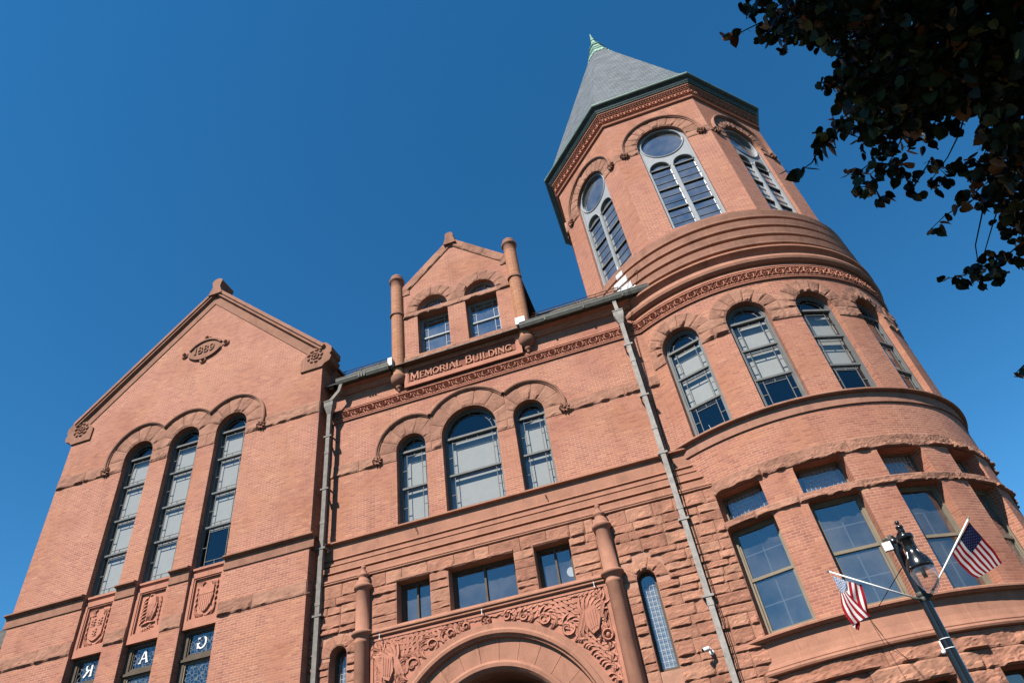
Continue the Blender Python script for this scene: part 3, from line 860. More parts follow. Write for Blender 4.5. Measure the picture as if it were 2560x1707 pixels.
# carved panels below them
for k, (c, w_) in enumerate(WIN_L):
    u0, u1 = c - w_ / 2 + .002, c + w_ / 2 - .002
    mb = MB()
    extrude(mb, SL, u0, u1, [(-.33, 10.79), (-.08, 10.775), (-.08, 10.71), (-.13, 10.68), (-.15, 10.62), (-.30, 10.61)])
    plate(mb, SL, rect(u0, u1, 8.96, 10.615), [rect(u0 + .12, u1 - .12, 9.20, 10.46)], -.33, -.09)
    plate(mb, SL, rect(u0 + .115, u1 - .115, 9.195, 10.465), [rect(u0 + .16, u1 - .16, 9.24, 10.42)], -.33, -.115)
    d = -.18
    mb.quad([SL(u0 + .15, 9.23, d), SL(u1 - .15, 9.23, d), SL(u1 - .15, 10.43, d), SL(u0 + .15, 10.43, d)], [(0, 0)] * 4)
    vm = 9.83
    if k == 0:      # shield with three vines
        o = [(c - .27, 10.20), (c - .22, 10.10), (c + .22, 10.10), (c + .27, 10.20), (c + .24, 9.55), (c + .12, 9.43), (c, 9.38), (c - .12, 9.43), (c - .24, 9.55)]
        plate(mb, SL, o[::-1], [], d, d + .05)
        for a, b in ((-.12, 9.93), (.12, 9.93), (0, 9.62)):
            frond(mb, SL, [(c + a, b - .1), (c + a + .02, b), (c + a - .02, b + .09)], .018, .02, d + .05)
            for q in range(5): lump(mb, SL, c + a + (-1) ** q * .05, b - .07 + q * .04, .035, .018, .03, .4 * (-1) ** q, d + .05, 6)
            frond(mb, SL, [(c + a - .08, b - .11), (c + a + .08, b - .11)], .012, .02, d + .05)
        tops, bots = 10.27, 9.32
    elif k == 1:    # eagle on a branch
        frond(mb, SL, [(c - .02, 10.30), (c + .03, 10.2), (c + .07, 10.02), (c + .03, 9.80), (c - .03, 9.6)], .16, .13, d)
        lump(mb, SL, c - .03, 10.30, .075, .06, .12, .3, d); frond(mb, SL, [(c - .06, 10.31), (c - .13, 10.29), (c - .15, 10.25)], .025, .08, d)
        frond(mb, SL, [(c + .09, 10.2), (c + .17, 10.0), (c + .15, 9.78), (c + .06, 9.55)], .075, .11, d)
        for q in range(4): frond(mb, SL, [(c + .02 + q * .03, 9.85), (c - .03 + q * .035, 9.65), (c - .08 + q * .04, 9.52)], .025, .09, d)
        frond(mb, SL, [(c - .25, 9.47), (c, 9.52), (c + .22, 9.50)], .035, .08, d)
        for q in range(10): frond(mb, SL, curl(c - .2 + q * .045, 9.36, .0, .16, 90 + (q - 5) * 20, 40 + (q - 5) * 30, 5), .022, .04, d)
        for q in range(7): frond(mb, SL, [(c - .33, 9.5 + q * .11), (c - .25, 9.6 + q * .11), (c - .16, 9.63 + q * .11)], .03, .05, d)
        for q in range(6): frond(mb, SL, [(c + .33, 9.4 + q * .13), (c + .28, 9.55 + q * .13), (c + .2, 9.62 + q * .13)], .03, .05, d)
        tops, bots = 10.36, None
    else:           # striped shield
        o = [(c - .25, 10.16), (c - .25, 9.85), (c - .19, 9.62), (c - .09, 9.47), (c, 9.40), (c + .09, 9.47), (c + .19, 9.62), (c + .25, 9.85), (c + .25, 10.16), (c, 10.11)]
        plate(mb, SL, o, [], d, d + .055)
        bar(mb, SL, c - .245, 9.93, c + .245, 9.93, .018, d + .05, d + .066)
        for q in range(-3, 4): bar(mb, SL, c + q * .066, 9.42 + abs(q) * .055, c + q * .066, 9.92, .016, d + .05, d + .064)
        tops, bots = 10.24, 9.34
    if tops and k != 1:
        for sg in (-1, 1):
            for q in range(4):
                frond(mb, SL, curl(c + sg * (.10 + .05 * q), tops + .02, .02, .12 + .015 * q, 90, 90 - sg * (150 + 25 * q), 7), .03, .06, d)
                frond(mb, SL, [(c + sg * .28, 9.5 + q * .17), (c + sg * .34, 9.6 + q * .17), (c + sg * .29, 9.72 + q * .17)], .035, .06, d)
            for q in range(5):
                frond(mb, SL, [(c + sg * (.02 + .06 * q), bots - .01 - .012 * q), (c + sg * (.12 + .05 * q), bots - .05 + .03 * q), (c + sg * (.22 + .035 * q), bots + .03 + .06 * q)], .03, .06, d)
    lab = ["terracotta panel with a shield of three vines", "terracotta panel with a standing eagle", "terracotta panel with a striped shield"][k]
    part(mb, "carved_panel", "terracotta", lab)
    # lower leaded window with its letter
    mb = MB()
    plate(mb, SL, rect(u0, u1, 5.0, 8.95), [rect(u0 + .17, u1 - .10, 8.23, 8.86), rect(u0 + .17, u1 - .10, 5.2, 8.05)], -.34, -.25)
    plate(mb, SL, rect(u0 + .16, u1 - .09, 8.21, 8.87), [rect(u0 + .21, u1 - .13, 8.29, 8.83)], -.34, -.285)
    box(mb, SL, u0, u1, 8.10, 8.17, -.34, -.20)
    fo = part(mb, "leaded_window", "dark_taupe_paint", ["dark window with a white letter R seen from behind", "dark window with a white letter A", "dark window with a white letter G seen from behind"][k])
    mb = MB()
    plate(mb, SL, rect(u0 + .155, u1 - .085, 5.18, 8.07), [rect(u0 + .21, u1 - .13, 5.24, 8.02)], -.33, -.27)
    part(mb, "lower_sash", "taupe_paint", parent=fo)
    mb = MB(); sheet(mb, SL, rect(u0 + .2, u1 - .12, 8.28, 8.84), d=-.315); sheet(mb, SL, rect(u0 + .2, u1 - .12, 5.23, 8.03), d=-.31)
    part(mb, "glass_pane", "leaded_glass", parent=fo)
    mb = MB(); ch = "RAG"[k]
    text(mb, SL, ch, c - .17, 8.40, .36, -.314, -.296, mirror=(k != 1))
    part(mb, "letter", "white_letter", parent=fo)

# ---- centre: upper wall -------------------------------------------
CX0, CX1 = LX1, 0.96
WIN_C = [(-7.214, 1.006), (-5.226, 1.838), (-3.245, 1.0)]
mb = MB()
sheet(mb, SC, [(CX0, 9.3), (CX1, 9.3), (CX1, 16.55), (CX0, 16.55)], [arch(c, w_, 10.60, 13.25, 20) for c, w_ in WIN_C], reveal=0.36)
part(mb, "entrance_wall", "brick")
mb = MB()
for a, b, k in ((CX0, -8.36, 1), (-2.10, 0.96, 2)):
    mb = MB(); rockrow(mb, SC, a, b, 12.90, 13.29, 0.0, 0.055, 50 + k, lens=(1.0, 1.9)); part(mb, "rock_faced_band", "rock_sandstone")
mb = MB()
xc = [c for c, _ in WIN_C]; HR = [1.24, 1.64, 1.24]
va, vb = valley(xc[0], HR[0], xc[1], HR[1]); vc_, vd = valley(xc[1], HR[1], xc[2], HR[2])
m1 = xc[0] + HR[0] * cos(radians(va)); m2_ = xc[1] + HR[1] * cos(radians(vc_))
lim = [None, m1, m2_, None]
for k, (c, w_) in enumerate(WIN_C):
    voussoirs(mb, SC, c, 13.25, w_ / 2, HR[k] - .11, 0, 180, 7, 0.0, 0.045, 61 + k, lim[k], lim[k + 1])
    for a, b in ((c - HR[k] + .1 if k == 0 else lim[k], c - w_ / 2), (c + w_ / 2, c + HR[k] - .1 if k == 2 else lim[k + 1])):
        rock(mb, SC, lambda s, t, a=a, b=b: (a + .004 + (b - a - .008) * s, 12.90 + .345 * t), 0.0, 0.045, 5, 5, 70 + k)
part(mb, "arch_voussoir", "rock_sandstone")
hoods(SC, [(xc[0], 13.25, HR[0], va - .3, 188), (xc[1], 13.25, HR[1], vc_ - .3, vb + .3), (xc[2], 13.25, HR[2], -8, vd + .3)], "hood_mould")
for x in (xc[0] - 1.15, xc[2] + 1.15):
    mb = MB(); boss(mb, SC, x, 13.05, 0.16, 0.13); part(mb, "hood_stop", "sandstone")
for k, (c, w_) in enumerate(WIN_C):
    hall_window(SC, c, w_, 10.63, 13.25, -0.21, [11.93], [(13.20, 11.96), (11.90, 10.62)], label=["narrow arched window left of the wide middle one", "wide arched middle window above the entrance", "narrow arched window right of the wide middle one"][k])

# scroll frieze of terracotta: flat part and turret part
def frieze(S, u0, u1, v0, v1, n, d0, turretn=1):
    mb = MB()
    extrude(mb, S, u0, u1, [(0, v1 + .05), (d0 + .05, v1 + .05), (d0 + .06, v1 + .02), (d0 + .02, v1 + .015), (d0 + .02, v1 - .005), (d0 + .05, v1 - .01), (d0 + .05, v1 - .04), (d0, v1 - .045), (d0, v0 + .045), (d0 + .045, v0 + .04), (d0 + .045, v0 + .01), (d0 + .02, v0 + .005), (d0 + .02, v0 - .015), (d0 + .04, v0 - .02), (d0 + .03, v0 - .06), (0, v0 - .06)], turretn)
    P = (u1 - u0) / n; vm = (v0 + v1) / 2; H = (v1 - v0) / 2 - .05
    for k in range(n):
        u = u0 + P * (k + .5); sg = 1 if k % 2 else -1
        ring(mb, S, u, vm, H * .82, .030, .075, d0, 14, 20 * sg + 90, 20 * sg + 420)
        lump(mb, S, u, vm, H * .24, H * .24, .11, 0, d0, 6)
        for q in range(6):
            a = q * 1.0472 + sg * .4
            lump(mb, S, u + H * .50 * cos(a), vm + H * .50 * sin(a), H * .17, H * .13, .085, a, d0, 6)
        for q in range(8):
            a = q * .785 + .39
            if abs(cos(a)) > .3: lump(mb, S, u + H * 1.12 * cos(a), vm + H * .98 * sin(a), H * .22, H * .13, .085, a + 1.2 * sg, d0, 6)
        for q, b in enumerate((.78, .28, -.28, -.78)):
            lump(mb, S, u + P * (.5 + .05 * (-1) ** q), vm + H * b, H * .26, H * .18, .09, .8 * (-1) ** q, d0, 6)
    return mb
mb = frieze(SC, CX0, 0.93, 15.06, 15.44, 24, 0.02)
part(mb, "carved_frieze", "terracotta")
# sill course and stepped bands over the entrance storey
mb = MB()
BP = [(0, 10.66), (0.14, 10.635), (0.175, 10.61), (0.175, 10.575), (0.12, 10.555), (0.06, 10.545), (0.06, 10.13), (0.10, 10.11), (0.115, 10.08), (0.06, 10.07), (0.05, 10.03), (0.105, 10.02), (0.105, 9.94), (0.135, 9.915), (0.135, 9.895), (0.07, 9.885), (0.07, 9.86), (0.15, 9.85), (0.15, 9.70), (0.20, 9.67), (0.205, 9.645), (0.115, 9.635), (0.115, 9.59), (0.20, 9.58), (0.20, 9.42), (0.30, 9.40), (0.31, 9.37), (0.31, 9.345), (0.285, 9.34), (0.285, 9.325), (0.31, 9.32), (0.31, 9.29), (0.26, 9.26), (0, 9.26)]
extrude(mb, SC, CX0, 1.35, BP)
part(mb, "sill_cornice", "red_sandstone")

# ---- centre: entrance storey --------------------------------------
BX1 = 1.25
REC = [(-7.66, -6.69), (-6.135, -4.27), (-3.70, -2.72)]
SLITS = [(-9.375, .50, 4.2, 7.32), (-1.0, .47, 5.28, 7.38)]
EXC, EZC = -5.2, 4.12
mb = MB()
holes = [rect(a, b, 7.74, 8.88) for a, b in REC] + [arch(c, w_, v0, v1 - 0.0, 12) for c, w_, v0, v1 in SLITS]
ent = [(EXC - 1.94, 0.02), (EXC + 1.94, 0.02)] + [(EXC + 1.94 * cos(radians(a)), EZC + 1.94 * sin(radians(a))) for a in range(0, 181, 6)]
sheet(mb, SB, [(CX0, 0), (BX1, 0), (BX1, 9.28), (CX0, 9.28)], holes + [ent], reveal=0.40)
part(mb, "base_wall", "mortar_bed")
# rock-faced ashlar
zone = [MB(), MB(), MB()]
rnd = random.Random(5)
rows = [9.25]
while rows[-1] > 0.3:
    rows.append(rows[-1] - rnd.choice([0.17, 0.21, 0.24, 0.29, 0.34]))
    for s_ in (8.88, 7.74, 7.62):
        if abs(rows[-1] - s_) < 0.09: rows[-1] = s_
def blocked(v0, v1):
    r = [(-8.86, -8.40), (-2.0, -1.55)]
    for a, b in REC:
        if v1 > 7.75 and v0 < 8.87: r.append((a, b))
    for c, w_, b0, b1 in SLITS:
        if v0 < b1 and v1 > b0 - .02: r.append((c - w_ / 2, c + w_ / 2))
        if v1 > b1:
            lo = max(v0, b1) - b1
            if lo < .56: h_ = sqrt(.56 ** 2 - lo * lo); r.append((c - h_, c + h_))
    if v0 < 7.60: r.append((-8.6, -1.8))
    return r
for v1, v0 in zip(rows[:-1], rows[1:]):
    if v0 < 3.6: continue
    iv = sorted(blocked(v0, v1)); u = CX0; free = []
    for a, b in iv:
        if a > u: free.append((u, a))
        u = max(u, b)
    if u < BX1: free.append((u, BX1))
    for a, b in free:
        if b - a > .05: rockrow(zone[0 if b < -8.3 else 1 if b < -1.9 else 2], SB, a, b, v0 + .006, v1 - .006, 0.004, 0.054, rnd.random() * 1e6, lens=(.36, .95), gap=.013, cell=.058, low=.55)
for k, (c, w_, b0, b1) in enumerate(SLITS): voussoirs(zone[0 if k == 0 else 2], SB, c, b1, w_ / 2, .55, 0, 180, 5, 0.0, 0.05, 99 + c)
for z_ in zone: part(z_, "ashlar_block", "red_ashlar")
# smooth lintels over the three square windows
for a, b in REC:
    mb = MB(); extrude(mb, SB, a - .0, b + .0, [(0, 8.98), (.055, 8.975), (.06, 8.93), (.03, 8.885), (0, 8.88)]); part(mb, "window_lintel", "red_sandstone")
# square windows
for k, (a, b) in enumerate(REC):
    mb = MB(); c = (a + b) / 2
    plate(mb, SB, rect(a + .002, b - .002, 7.742, 8.878), [rect(a + .07, c - .025, 7.80, 8.82), rect(c + .025, b - .07, 7.80, 8.82)], -.36, -.28)
    plate(mb, SB, rect(a + .065, b - .065, 7.795, 8.825), [rect(a + .10, c - .03, 7.83, 8.79), rect(c + .03, b - .10, 7.83, 8.79)], -.36, -.315)
    fo = part(mb, "transom_window", "dark_taupe_paint", ["small square two-pane window left above the entrance arch", "wide two-pane window above the entrance arch", "small square two-pane window right above the entrance arch"][k])
    mb = MB(); sheet(mb, SB, rect(a + .09, b - .09, 7.82, 8.80), d=-.345)
    part(mb, "glass_pane", "dark_glass", parent=fo)
# slit windows
for k, (c, w_, b0, b1) in enumerate(SLITS):
    mb = MB(); dd = -.20 if k else -.30
    plate(mb, SB, arch(c, w_ - .004, b0 + .002, b1, 12), [arch(c, w_ - .13, b0 + .09, b1, 12)], dd - .08, dd)
    fo = part(mb, "slit_window", "dark_taupe_paint", ["narrow arched leaded window at far left of the entrance storey", "narrow arched leaded window right of the tall column"][k])
    mb = MB(); sheet(mb, SB, arch(c, w_ - .12, b0 + .08, b1, 12), d=dd - .05)
    part(mb, "glass_pane", "dark_glass", parent=fo)
    mb = MB(); hw = w_ / 2 - .075; n = int((b1 - b0) / .125); cw = .0075
    for q in (-.6, 0, .6): bar(mb, SB, c + hw * q, b0 + .1, c + hw * q, b1 + .05, cw, dd - .048, dd - .040)
    for q in range(n): bar(mb, SB, c - hw * (1 if q % 2 else .6), b0 + .12 + q * .125, c + hw * (1 if q % 2 else .6), b0 + .12 + q * .125, cw, dd - .048, dd - .039)
    part(mb, "lead_came", "lead_came", parent=fo)
    mb = MB(); box(mb, SB, c - hw - .03, c + hw + .03, b0 + .05, b1 - .12, dd - .11, dd - .09)
    part(mb, "roller_blind", "shade_fabric", parent=fo)
# moulded sill above the spandrel
mb = MB()
extrude(mb, SB, -8.62, -1.80, [(0, 7.745), (.09, 7.735), (.10, 7.70), (.13, 7.69), (.16, 7.66), (.16, 7.625), (.11, 7.60), (.13, 7.575), (.13, 7.55), (.09, 7.52), (.05, 7.515), (0, 7.50)])
part(mb, "moulded_sill", "red_sandstone")
# carved spandrel
mb = MB()
sp = [(-8.42, 3.0)] + [(EXC + 3.06 * cos(radians(a)), EZC + 3.06 * sin(radians(a))) for a in range(180, -1, -6)] + [(-1.98, 3.0), (-1.98, 7.515), (-8.42, 7.515)]
sheet(mb, SB, sp, d=.03)
for a, b in (((-8.42, 7.47), (-1.98, 7.47)),): bar(mb, SB, *a, *b, .07, 0, .075)
bar(mb, SB, -8.37, 3.0, -8.37, 7.435, .09, 0, .07); bar(mb, SB, -2.03, 3.0, -2.03, 7.435, .09, 0, .07)
bar(mb, SB, -8.30, 3.0, -8.30, 7.43, .025, 0, .05); bar(mb, SB, -2.10, 3.0, -2.10, 7.43, .025, 0, .05)
rnd = random.Random(12)
def outer(u): 
    x = u - EXC
    return EZC + sqrt(max(0, 3.06 ** 2 - x * x)) if abs(x) < 3.06 else 3.0
x = -8.20
while x < -2.16:
    z = 3.2
    while z < 7.40:
        xx, zz = x + rnd.uniform(-.02, .02), z + rnd.uniform(-.02, .02)
        rr = sqrt((xx - EXC) ** 2 + (zz - EZC) ** 2)
        if rr > 3.2:
            sgn = 1 if xx > EXC else -1
            a = math.degrees(atan2(zz - EZC, xx - EXC)) + sgn * (-62 + 48 * sin(abs(xx - EXC) * 3.4 + zz * 1.5))
            L = .22
            p = [(xx + L * q * cos(radians(a + 50 * sgn * q)), min(7.425, zz + L * q * sin(radians(a + 50 * sgn * q)))) for q in (-.7, -.3, .1, .5, .9)]
            p = [(min(-2.13, max(-8.27, u)), v) for u, v in p]
            if all(sqrt((u - EXC) ** 2 + (v - EZC) ** 2) > 3.09 for u, v in p): frond(mb, SB, p, .050, .036, .03)
        z += .135
    x += .135
for sg in (-1, 1):
    # running scrolls from the star to the trophies
    for q, (du, rr) in enumerate(((.55, .10), (.98, .13), (1.5, .19), (2.05, .22))):
        u = EXC + sg * du; v = outer(u) + rr + .05
        v = min(v, 7.40 - rr)
        frond(mb, SB, curl(u, v, .03, rr, 0, sg * 420, 16), .032, .075, .03)
        for k in range(6):
            a = 90 - sg * (-40 + k * 34)
            frond(mb, SB, curl(u + sg * .03 * k, v, rr * .8, rr * 1.55, a, a - sg * 55, 6), .03, .07, .03)
    # acanthus fan sweeping into the corner
    cu, cv = EXC + sg * 2.72, 6.72
    for k in range(13):
        a = (150 - k * 15) if sg > 0 else (30 + k * 15)
        p = curl(cu - sg * .02, cv, .22, .62 - .015 * k, a, a - sg * 38, 8)
        p = [(u, min(7.40, max(v, outer(u) + .06))) for u, v in p if abs(u - EXC) < 3.04]
        if len(p) > 3: frond(mb, SB, p, .055, .085, .03)
    # trophy: draped flags, shield, barrel
    for k in range(6):
        u = cu + sg * (-.34 + k * .10)
        frond(mb, SB, [(u + sg * .26, cv + .52 - .03 * k), (u + sg * .15, cv + .30), (u + sg * .03, cv + .02), (u - sg * .08, cv - .22), (u - sg * .05, cv - .40 + .03 * k)], .060, .085 + .015 * (k % 2), .03)
    o = [(cu + sg * a, cv + b) for a, b in ((-.16, .22), (.10, .34), (.20, .02), (.10, -.26), (-.06, -.34), (-.18, -.12))]
    plate(mb, SB, o if sg < 0 else o[::-1], [], .03, .15)
    for k in range(4): bar(mb, SB, cu + sg * (-.12 + .07 * k), cv + .16 + .03 * k, cu + sg * (-.07 + .05 * k), cv - .24 + .02 * k, .022, .14, .165)
    frond(mb, SB, [(cu + sg * .36, cv + .1), (cu + sg * .05, cv - .55)], .05, .14, .03)
    ring(mb, SB, cu + sg * .28, cv - .42, .12, .04, .10, .03); lump(mb, SB, cu + sg * .28, cv - .42, .06, .08, .10, 0, .03)
    for k in range(16):
        u = EXC + sg * (2.2 + .05 * k); v = outer(u) + .09 + .025 * (k % 3)
        a = 60 + rnd.uniform(-20, 20)
        frond(mb, SB, curl(u, v, .0, .22, a if sg > 0 else 180 - a, (a - 70) if sg > 0 else 250 - a, 5), .03, .06, .03)
    for k in range(9):
        v = 6.2 - k * .26; u = EXC + sg * 3.02
        for e in (-1, 1): frond(mb, SB, [(u, v), (u + sg * .03 + e * .06, v - .12), (u + e * .10, v - .26)], .04, .07, .03)
    for k in range(7): frond(mb, SB, curl(EXC + sg * 2.95, 7.12, .05, .28, 10 + k * 50, 60 + k * 50, 5), .035, .075, .03)
ring(mb, SB, EXC, 7.30, .12, .02, .07, .03)
for k in range(5):
    a = pi / 2 + k * 2 * pi / 5
    frond(mb, SB, [(EXC, 7.30), (EXC + .05 * cos(a), 7.30 + .05 * sin(a)), (EXC + .11 * cos(a), 7.30 + .11 * sin(a))], .028, .05, .03)
part(mb, "carved_spandrel", "terracotta", "terracotta spandrel carved with leaf scrolls, a star and flag trophies")
mb = MB()
polar(mb, SB, EXC, EZC, 0, 180, [(3.07, 0), (3.07, .10), (2.93, .105), (2.92, .16), (2.86, .21), (2.79, .20), (2.76, .14), (2.72, .13), (2.71, .03), (2.70, 0)], 60)
part(mb, "arch_label", "red_sandstone")
mb = MB()
for k in range(15):
    polar(mb, SB, EXC, EZC, k * 12 + .12, k * 12 + 11.88, [(2.71, -.05), (2.71, .028 + .003 * (k % 3)), (2.19, .028 + .003 * (k % 3)), (2.19, -.05)], 6)
part(mb, "arch_ring", "red_sandstone")
mb = MB()
polar(mb, SB, EXC, EZC, 0, 180, [(2.185, -.05), (2.185, .10), (2.12, .15), (2.04, .14), (1.98, .08), (1.94, .02), (1.94, -.45)], 60)
part(mb, "arch_roll", "red_sandstone")
mb = MB()
for u in (EXC - 1.94, EXC + 1.94): box(mb, SB, min(u, u * .0 + EXC - 1.94 if u < EXC else u), u + .25 if u > EXC else u + .0, 0, EZC, -.4, .1) if u > EXC else box(mb, SB, u - .25, u, 0, EZC, -.4, .1)
polar(mb, SB, EXC, EZC, 0, 180, [(1.93, -.38), (1.93, -2.6)], 30, cap=False)
for u in (-1.93, 1.93): mb.quad([SB(EXC + u, 0, -.38), SB(EXC + u, 0, -2.6), SB(EXC + u, EZC, -2.6), SB(EXC + u, EZC, -.38)], [(0, 0), (2, 0), (2, 4), (0, 4)])
part(mb, "porch_vault", "brick")
mb = MB(); sheet(mb, SB, ent, d=-2.6)
do = part(mb, "entrance_door", "oak_door")
mb = MB()
bar(mb, SB, EXC, 0, EXC, EZC + 1.9, .12, -2.6, -2.5); bar(mb, SB, EXC - 1.9, EZC - .6, EXC + 1.9, EZC - .6, .14, -2.6, -2.49)
part(mb, "door_frame", "dark_taupe_paint", parent=do)
# two engaged columns
for cx_ in (-8.63, -1.78):
    mb = MB()
    lathe(mb, cx_, YB - .10, [(.20, 0), (.20, 7.42), (.215, 7.44), (.215, 7.50), (.20, 7.52), (.21, 7.58), (.27, 7.63), (.30, 7.66), (.30, 7.71), (.27, 7.735), (.22, 7.75), (.195, 7.77), (.19, 8.82), (.21, 8.85), (.25, 8.88), (.265, 8.93), (.25, 8.98), (.21, 9.00), (.20, 9.03), (.19, 9.10), (.14, 9.16), (.125, 9.20), (.15, 9.23), (.165, 9.27), (.15, 9.30), (.09, 9.33), (.07, 9.40), (.055, 9.47), (.075, 9.50), (.06, 9.54), (0, 9.55)], 24)
    part(mb, "engaged_column", "red_sandstone", "slender stone column %s of the entrance arch" % ("left" if cx_ < -5 else "right"), smooth=True)

# ---- dormer --------------------------------------------------------
DX0, DX1, DXC = -7.30, -3.05, -5.18
DW = [(-6.14, 1.21), (-4.25, 1.21)]
mb = MB()
sheet(mb, SD, [(DX0, 15.55), (DX1, 15.55), (DX1, 20.15), (DXC, 22.0), (DX0, 20.15)], [rect(c - w_ / 2, c + w_ / 2, 16.88, 18.76) for c, w_ in DW] + [arch(c, w_, 18.96, 18.97) for c, w_ in DW], reveal=.40)
part(mb, "dormer_wall", "brick")
mb = MB()
for x, ang, r_ in ((DX1, 90, 1), (DX0, -90, -1)):
    S = plane(x, YD, ang)
    sheet(mb, S, [(0, 16.4), (3.6 * r_, 16.4), (3.6 * r_, 20.1), (0, 20.1)] if r_ > 0 else [(-3.6, 16.4), (0, 16.4), (0, 20.1), (-3.6, 20.1)])
part(mb, "dormer_cheek", "dark_copper")
mb = MB()
for xe, xc_ in ((DX0 - .32, DX0), (DX1 + .32, DX1)):
    L = sqrt((xe - DXC) ** 2 + 2.25 ** 2)
    for dz in (0, -.09): mb.quad([(xe, YD + .30, 19.62 + dz), (xe, 22.5, 19.62 + dz), (DXC, 22.5, 21.87 + dz), (DXC, YD + .30, 21.87 + dz)], [(0, 0), (4, 0), (4, L), (0, L)])
    mb.quad([(xe, YD + .30, 19.53), (xe, 22.5, 19.53), (xe, 22.5, 19.62), (xe, YD + .30, 19.62)], [(0, 0)] * 4); mb.mi[-1] = 1
    mb.quad([(xe, YD + .30, 19.528), (xe, 22.5, 19.528), (xc_, 22.5, 19.50), (xc_, YD + .30, 19.50)], [(0, 0)] * 4); mb.mi[-1] = 1
    mb.quad([(xe, YD + .30, 19.53), (xe, YD + .30, 19.62), (DXC, YD + .30, 21.87), (DXC, YD + .30, 21.78)], [(0, 0)] * 4); mb.mi[-1] = 1
part(mb, "dormer_roof", ["dark_slate", "dark_copper"])
mb = MB()
def tmpcop(S, xa, za, xb, zb, seed):
    dx, dz = xb - xa, zb - za; L = sqrt(dx * dx + dz * dz); tx, tz = dx / L, dz / L
    nx, nz = (-tz, tx) if tx < 0 else (tz, -tx)
    if nz > 0: nx, nz = -nx, -nz
    rnd = random.Random(seed); k = 0
    for a, b in ((0, .34), (.34, .70), (.70, 1.0)):
        rock(mb, S, lambda s, t, a=a, b=b: (xa + tx * L * (a + (b - a) * s) + nx * (.34 - .34 * t), za + tz * L * (a + (b - a) * s) + nz * (.34 - .34 * t)), .015, .05, 12, 8, rnd.random() * 1e6, .3)
    mb.grid([[(S(xa + tx * L * q, za + tz * L * q, d), (L * q, d)) for q in (0, 1)] for d in (-.45, .02)])
tmpcop(SD, DX0 - .02, 20.42, DXC, 22.42, 3); tmpcop(SD, DX1 + .02, 20.42, DXC, 22.42, 4)
for xe, sg in ((DX0, 1), (DX1, -1)):
    rock(mb, SD, lambda s, t: (xe + sg * .28 * s, 19.98 + .42 * t), .015, .045, 6, 8, 8 + sg, .3)
o = [(DXC - .26, 22.0), (DXC + .26, 22.0), (DXC + .17, 22.36)] + [(DXC + .17 * cos(radians(a)), 22.50 + .15 * sin(radians(a))) for a in range(0, 181, 20)] + [(DXC - .17, 22.35)]
plate(mb, SD, o, [], -.45, .14)
part(mb, "gable_coping", "rock_sandstone")
mb = MB(); rockrow(mb, SD, DX0, DX1, 16.60, 16.87, .01, .09, 81, lens=(1.5, 2.4), low=.7)
part(mb, "window_sill", "rock_sandstone")
mb = MB(); rockrow(mb, SD, DX0 + .0, DX1 - .0, 18.76, 18.965, .01, .055, 82, lens=(.9, 1.6), low=.6)
part(mb, "rock_faced_band", "rock_sandstone"); mb = MB()
for k, (c, w_) in enumerate(DW):
    voussoirs(mb, SD, c, 18.97, w_ / 2, 1.06, 0, 180, 8, .0, .055, 83 + k, DX0 if k == 0 else (DW[0][0] + DW[1][0]) / 2, (DW[0][0] + DW[1][0]) / 2 if k == 0 else DX1)
part(mb, "arch_voussoir", "rock_sandstone")
for k, (c, w_) in enumerate(DW):
    fo = hall_window(SD, c, w_, 16.89, 18.755, -.30, [17.80], [], arched=False, frame_mat="pale_paint", label=["left dormer window with bordered sashes", "right dormer window with bordered sashes"][k], glass="tower_glass", casing=.06, m_=.17)
    mb = MB()
    plate(mb, SD, arch(c, w_ - .004, 18.962, 18.97), [arch(c, w_ - .12, 18.99, 18.995)], -.26, -.18)
    fo = part(mb, "lunette_window", "pale_paint", ["half-round light over the left dormer window", "half-round light over the right dormer window"][k])
    mb = MB(); rr = w_ / 2 - .22
    arcbar(mb, SD, c, 18.98, rr, rr, 0, 180, .02, -.245, -.225, 14)
    for a in (35, 70, 110, 145): bar(mb, SD, c + rr * cos(radians(a)), 18.98 + rr * sin(radians(a)), c + (w_ / 2 - .06) * cos(radians(a)), 18.98 + (w_ / 2 - .06) * sin(radians(a)), .018, -.245, -.223)
    part(mb, "muntin", "pale_paint", parent=fo)
    mb = MB(); sheet(mb, SD, arch(c, w_ - .11, 18.985, 18.99), d=-.25); part(mb, "glass_pane", "tower_glass", parent=fo)
# name panel
mb = MB()
plate(mb, SD, rect(DX0 + .0, DX1 - .0, 15.545, 16.60), [rect(-7.17, -3.21, 15.70, 16.33)], 0.0, .085)
plate(mb, SD, rect(-7.18, -3.20, 15.69, 16.34), [rect(-7.13, -3.25, 15.73, 16.28)], 0.0, .06)
extrude(mb, SD, DX0, DX1, [(.08, 16.59), (.13, 16.57), (.14, 16.53), (.10, 16.50), (.085, 16.47)])
mb.quad([SD(-7.18, 15.69, .012), SD(-3.2, 15.69, .012), SD(-3.2, 16.34, .012), SD(-7.18, 16.34, .012)], [(0, 0)] * 4); mb.mi[-1] = 1
np_ = part(mb, "name_panel", ["terracotta", "dark_terracotta"], "terracotta panel with the raised name of the building")
mb = MB()
e = text(mb, SD, "MEMORIAL BUILDING.", 0, 0, 1, .0, .05, caps=1.22)
k_ = 3.78 / e
mb = MB()
e = text(mb, SD, "MEMORIAL", -7.09, 15.80, k_, .005, .06, caps=1.22)
part(mb, "lettering", "pale_terracotta", parent=np_)
mb = MB()
text(mb, SD, "BUILDING.", e + .5 * k_, 15.80, k_, .005, .06, caps=1.22)
part(mb, "lettering", "pale_terracotta", parent=np_)
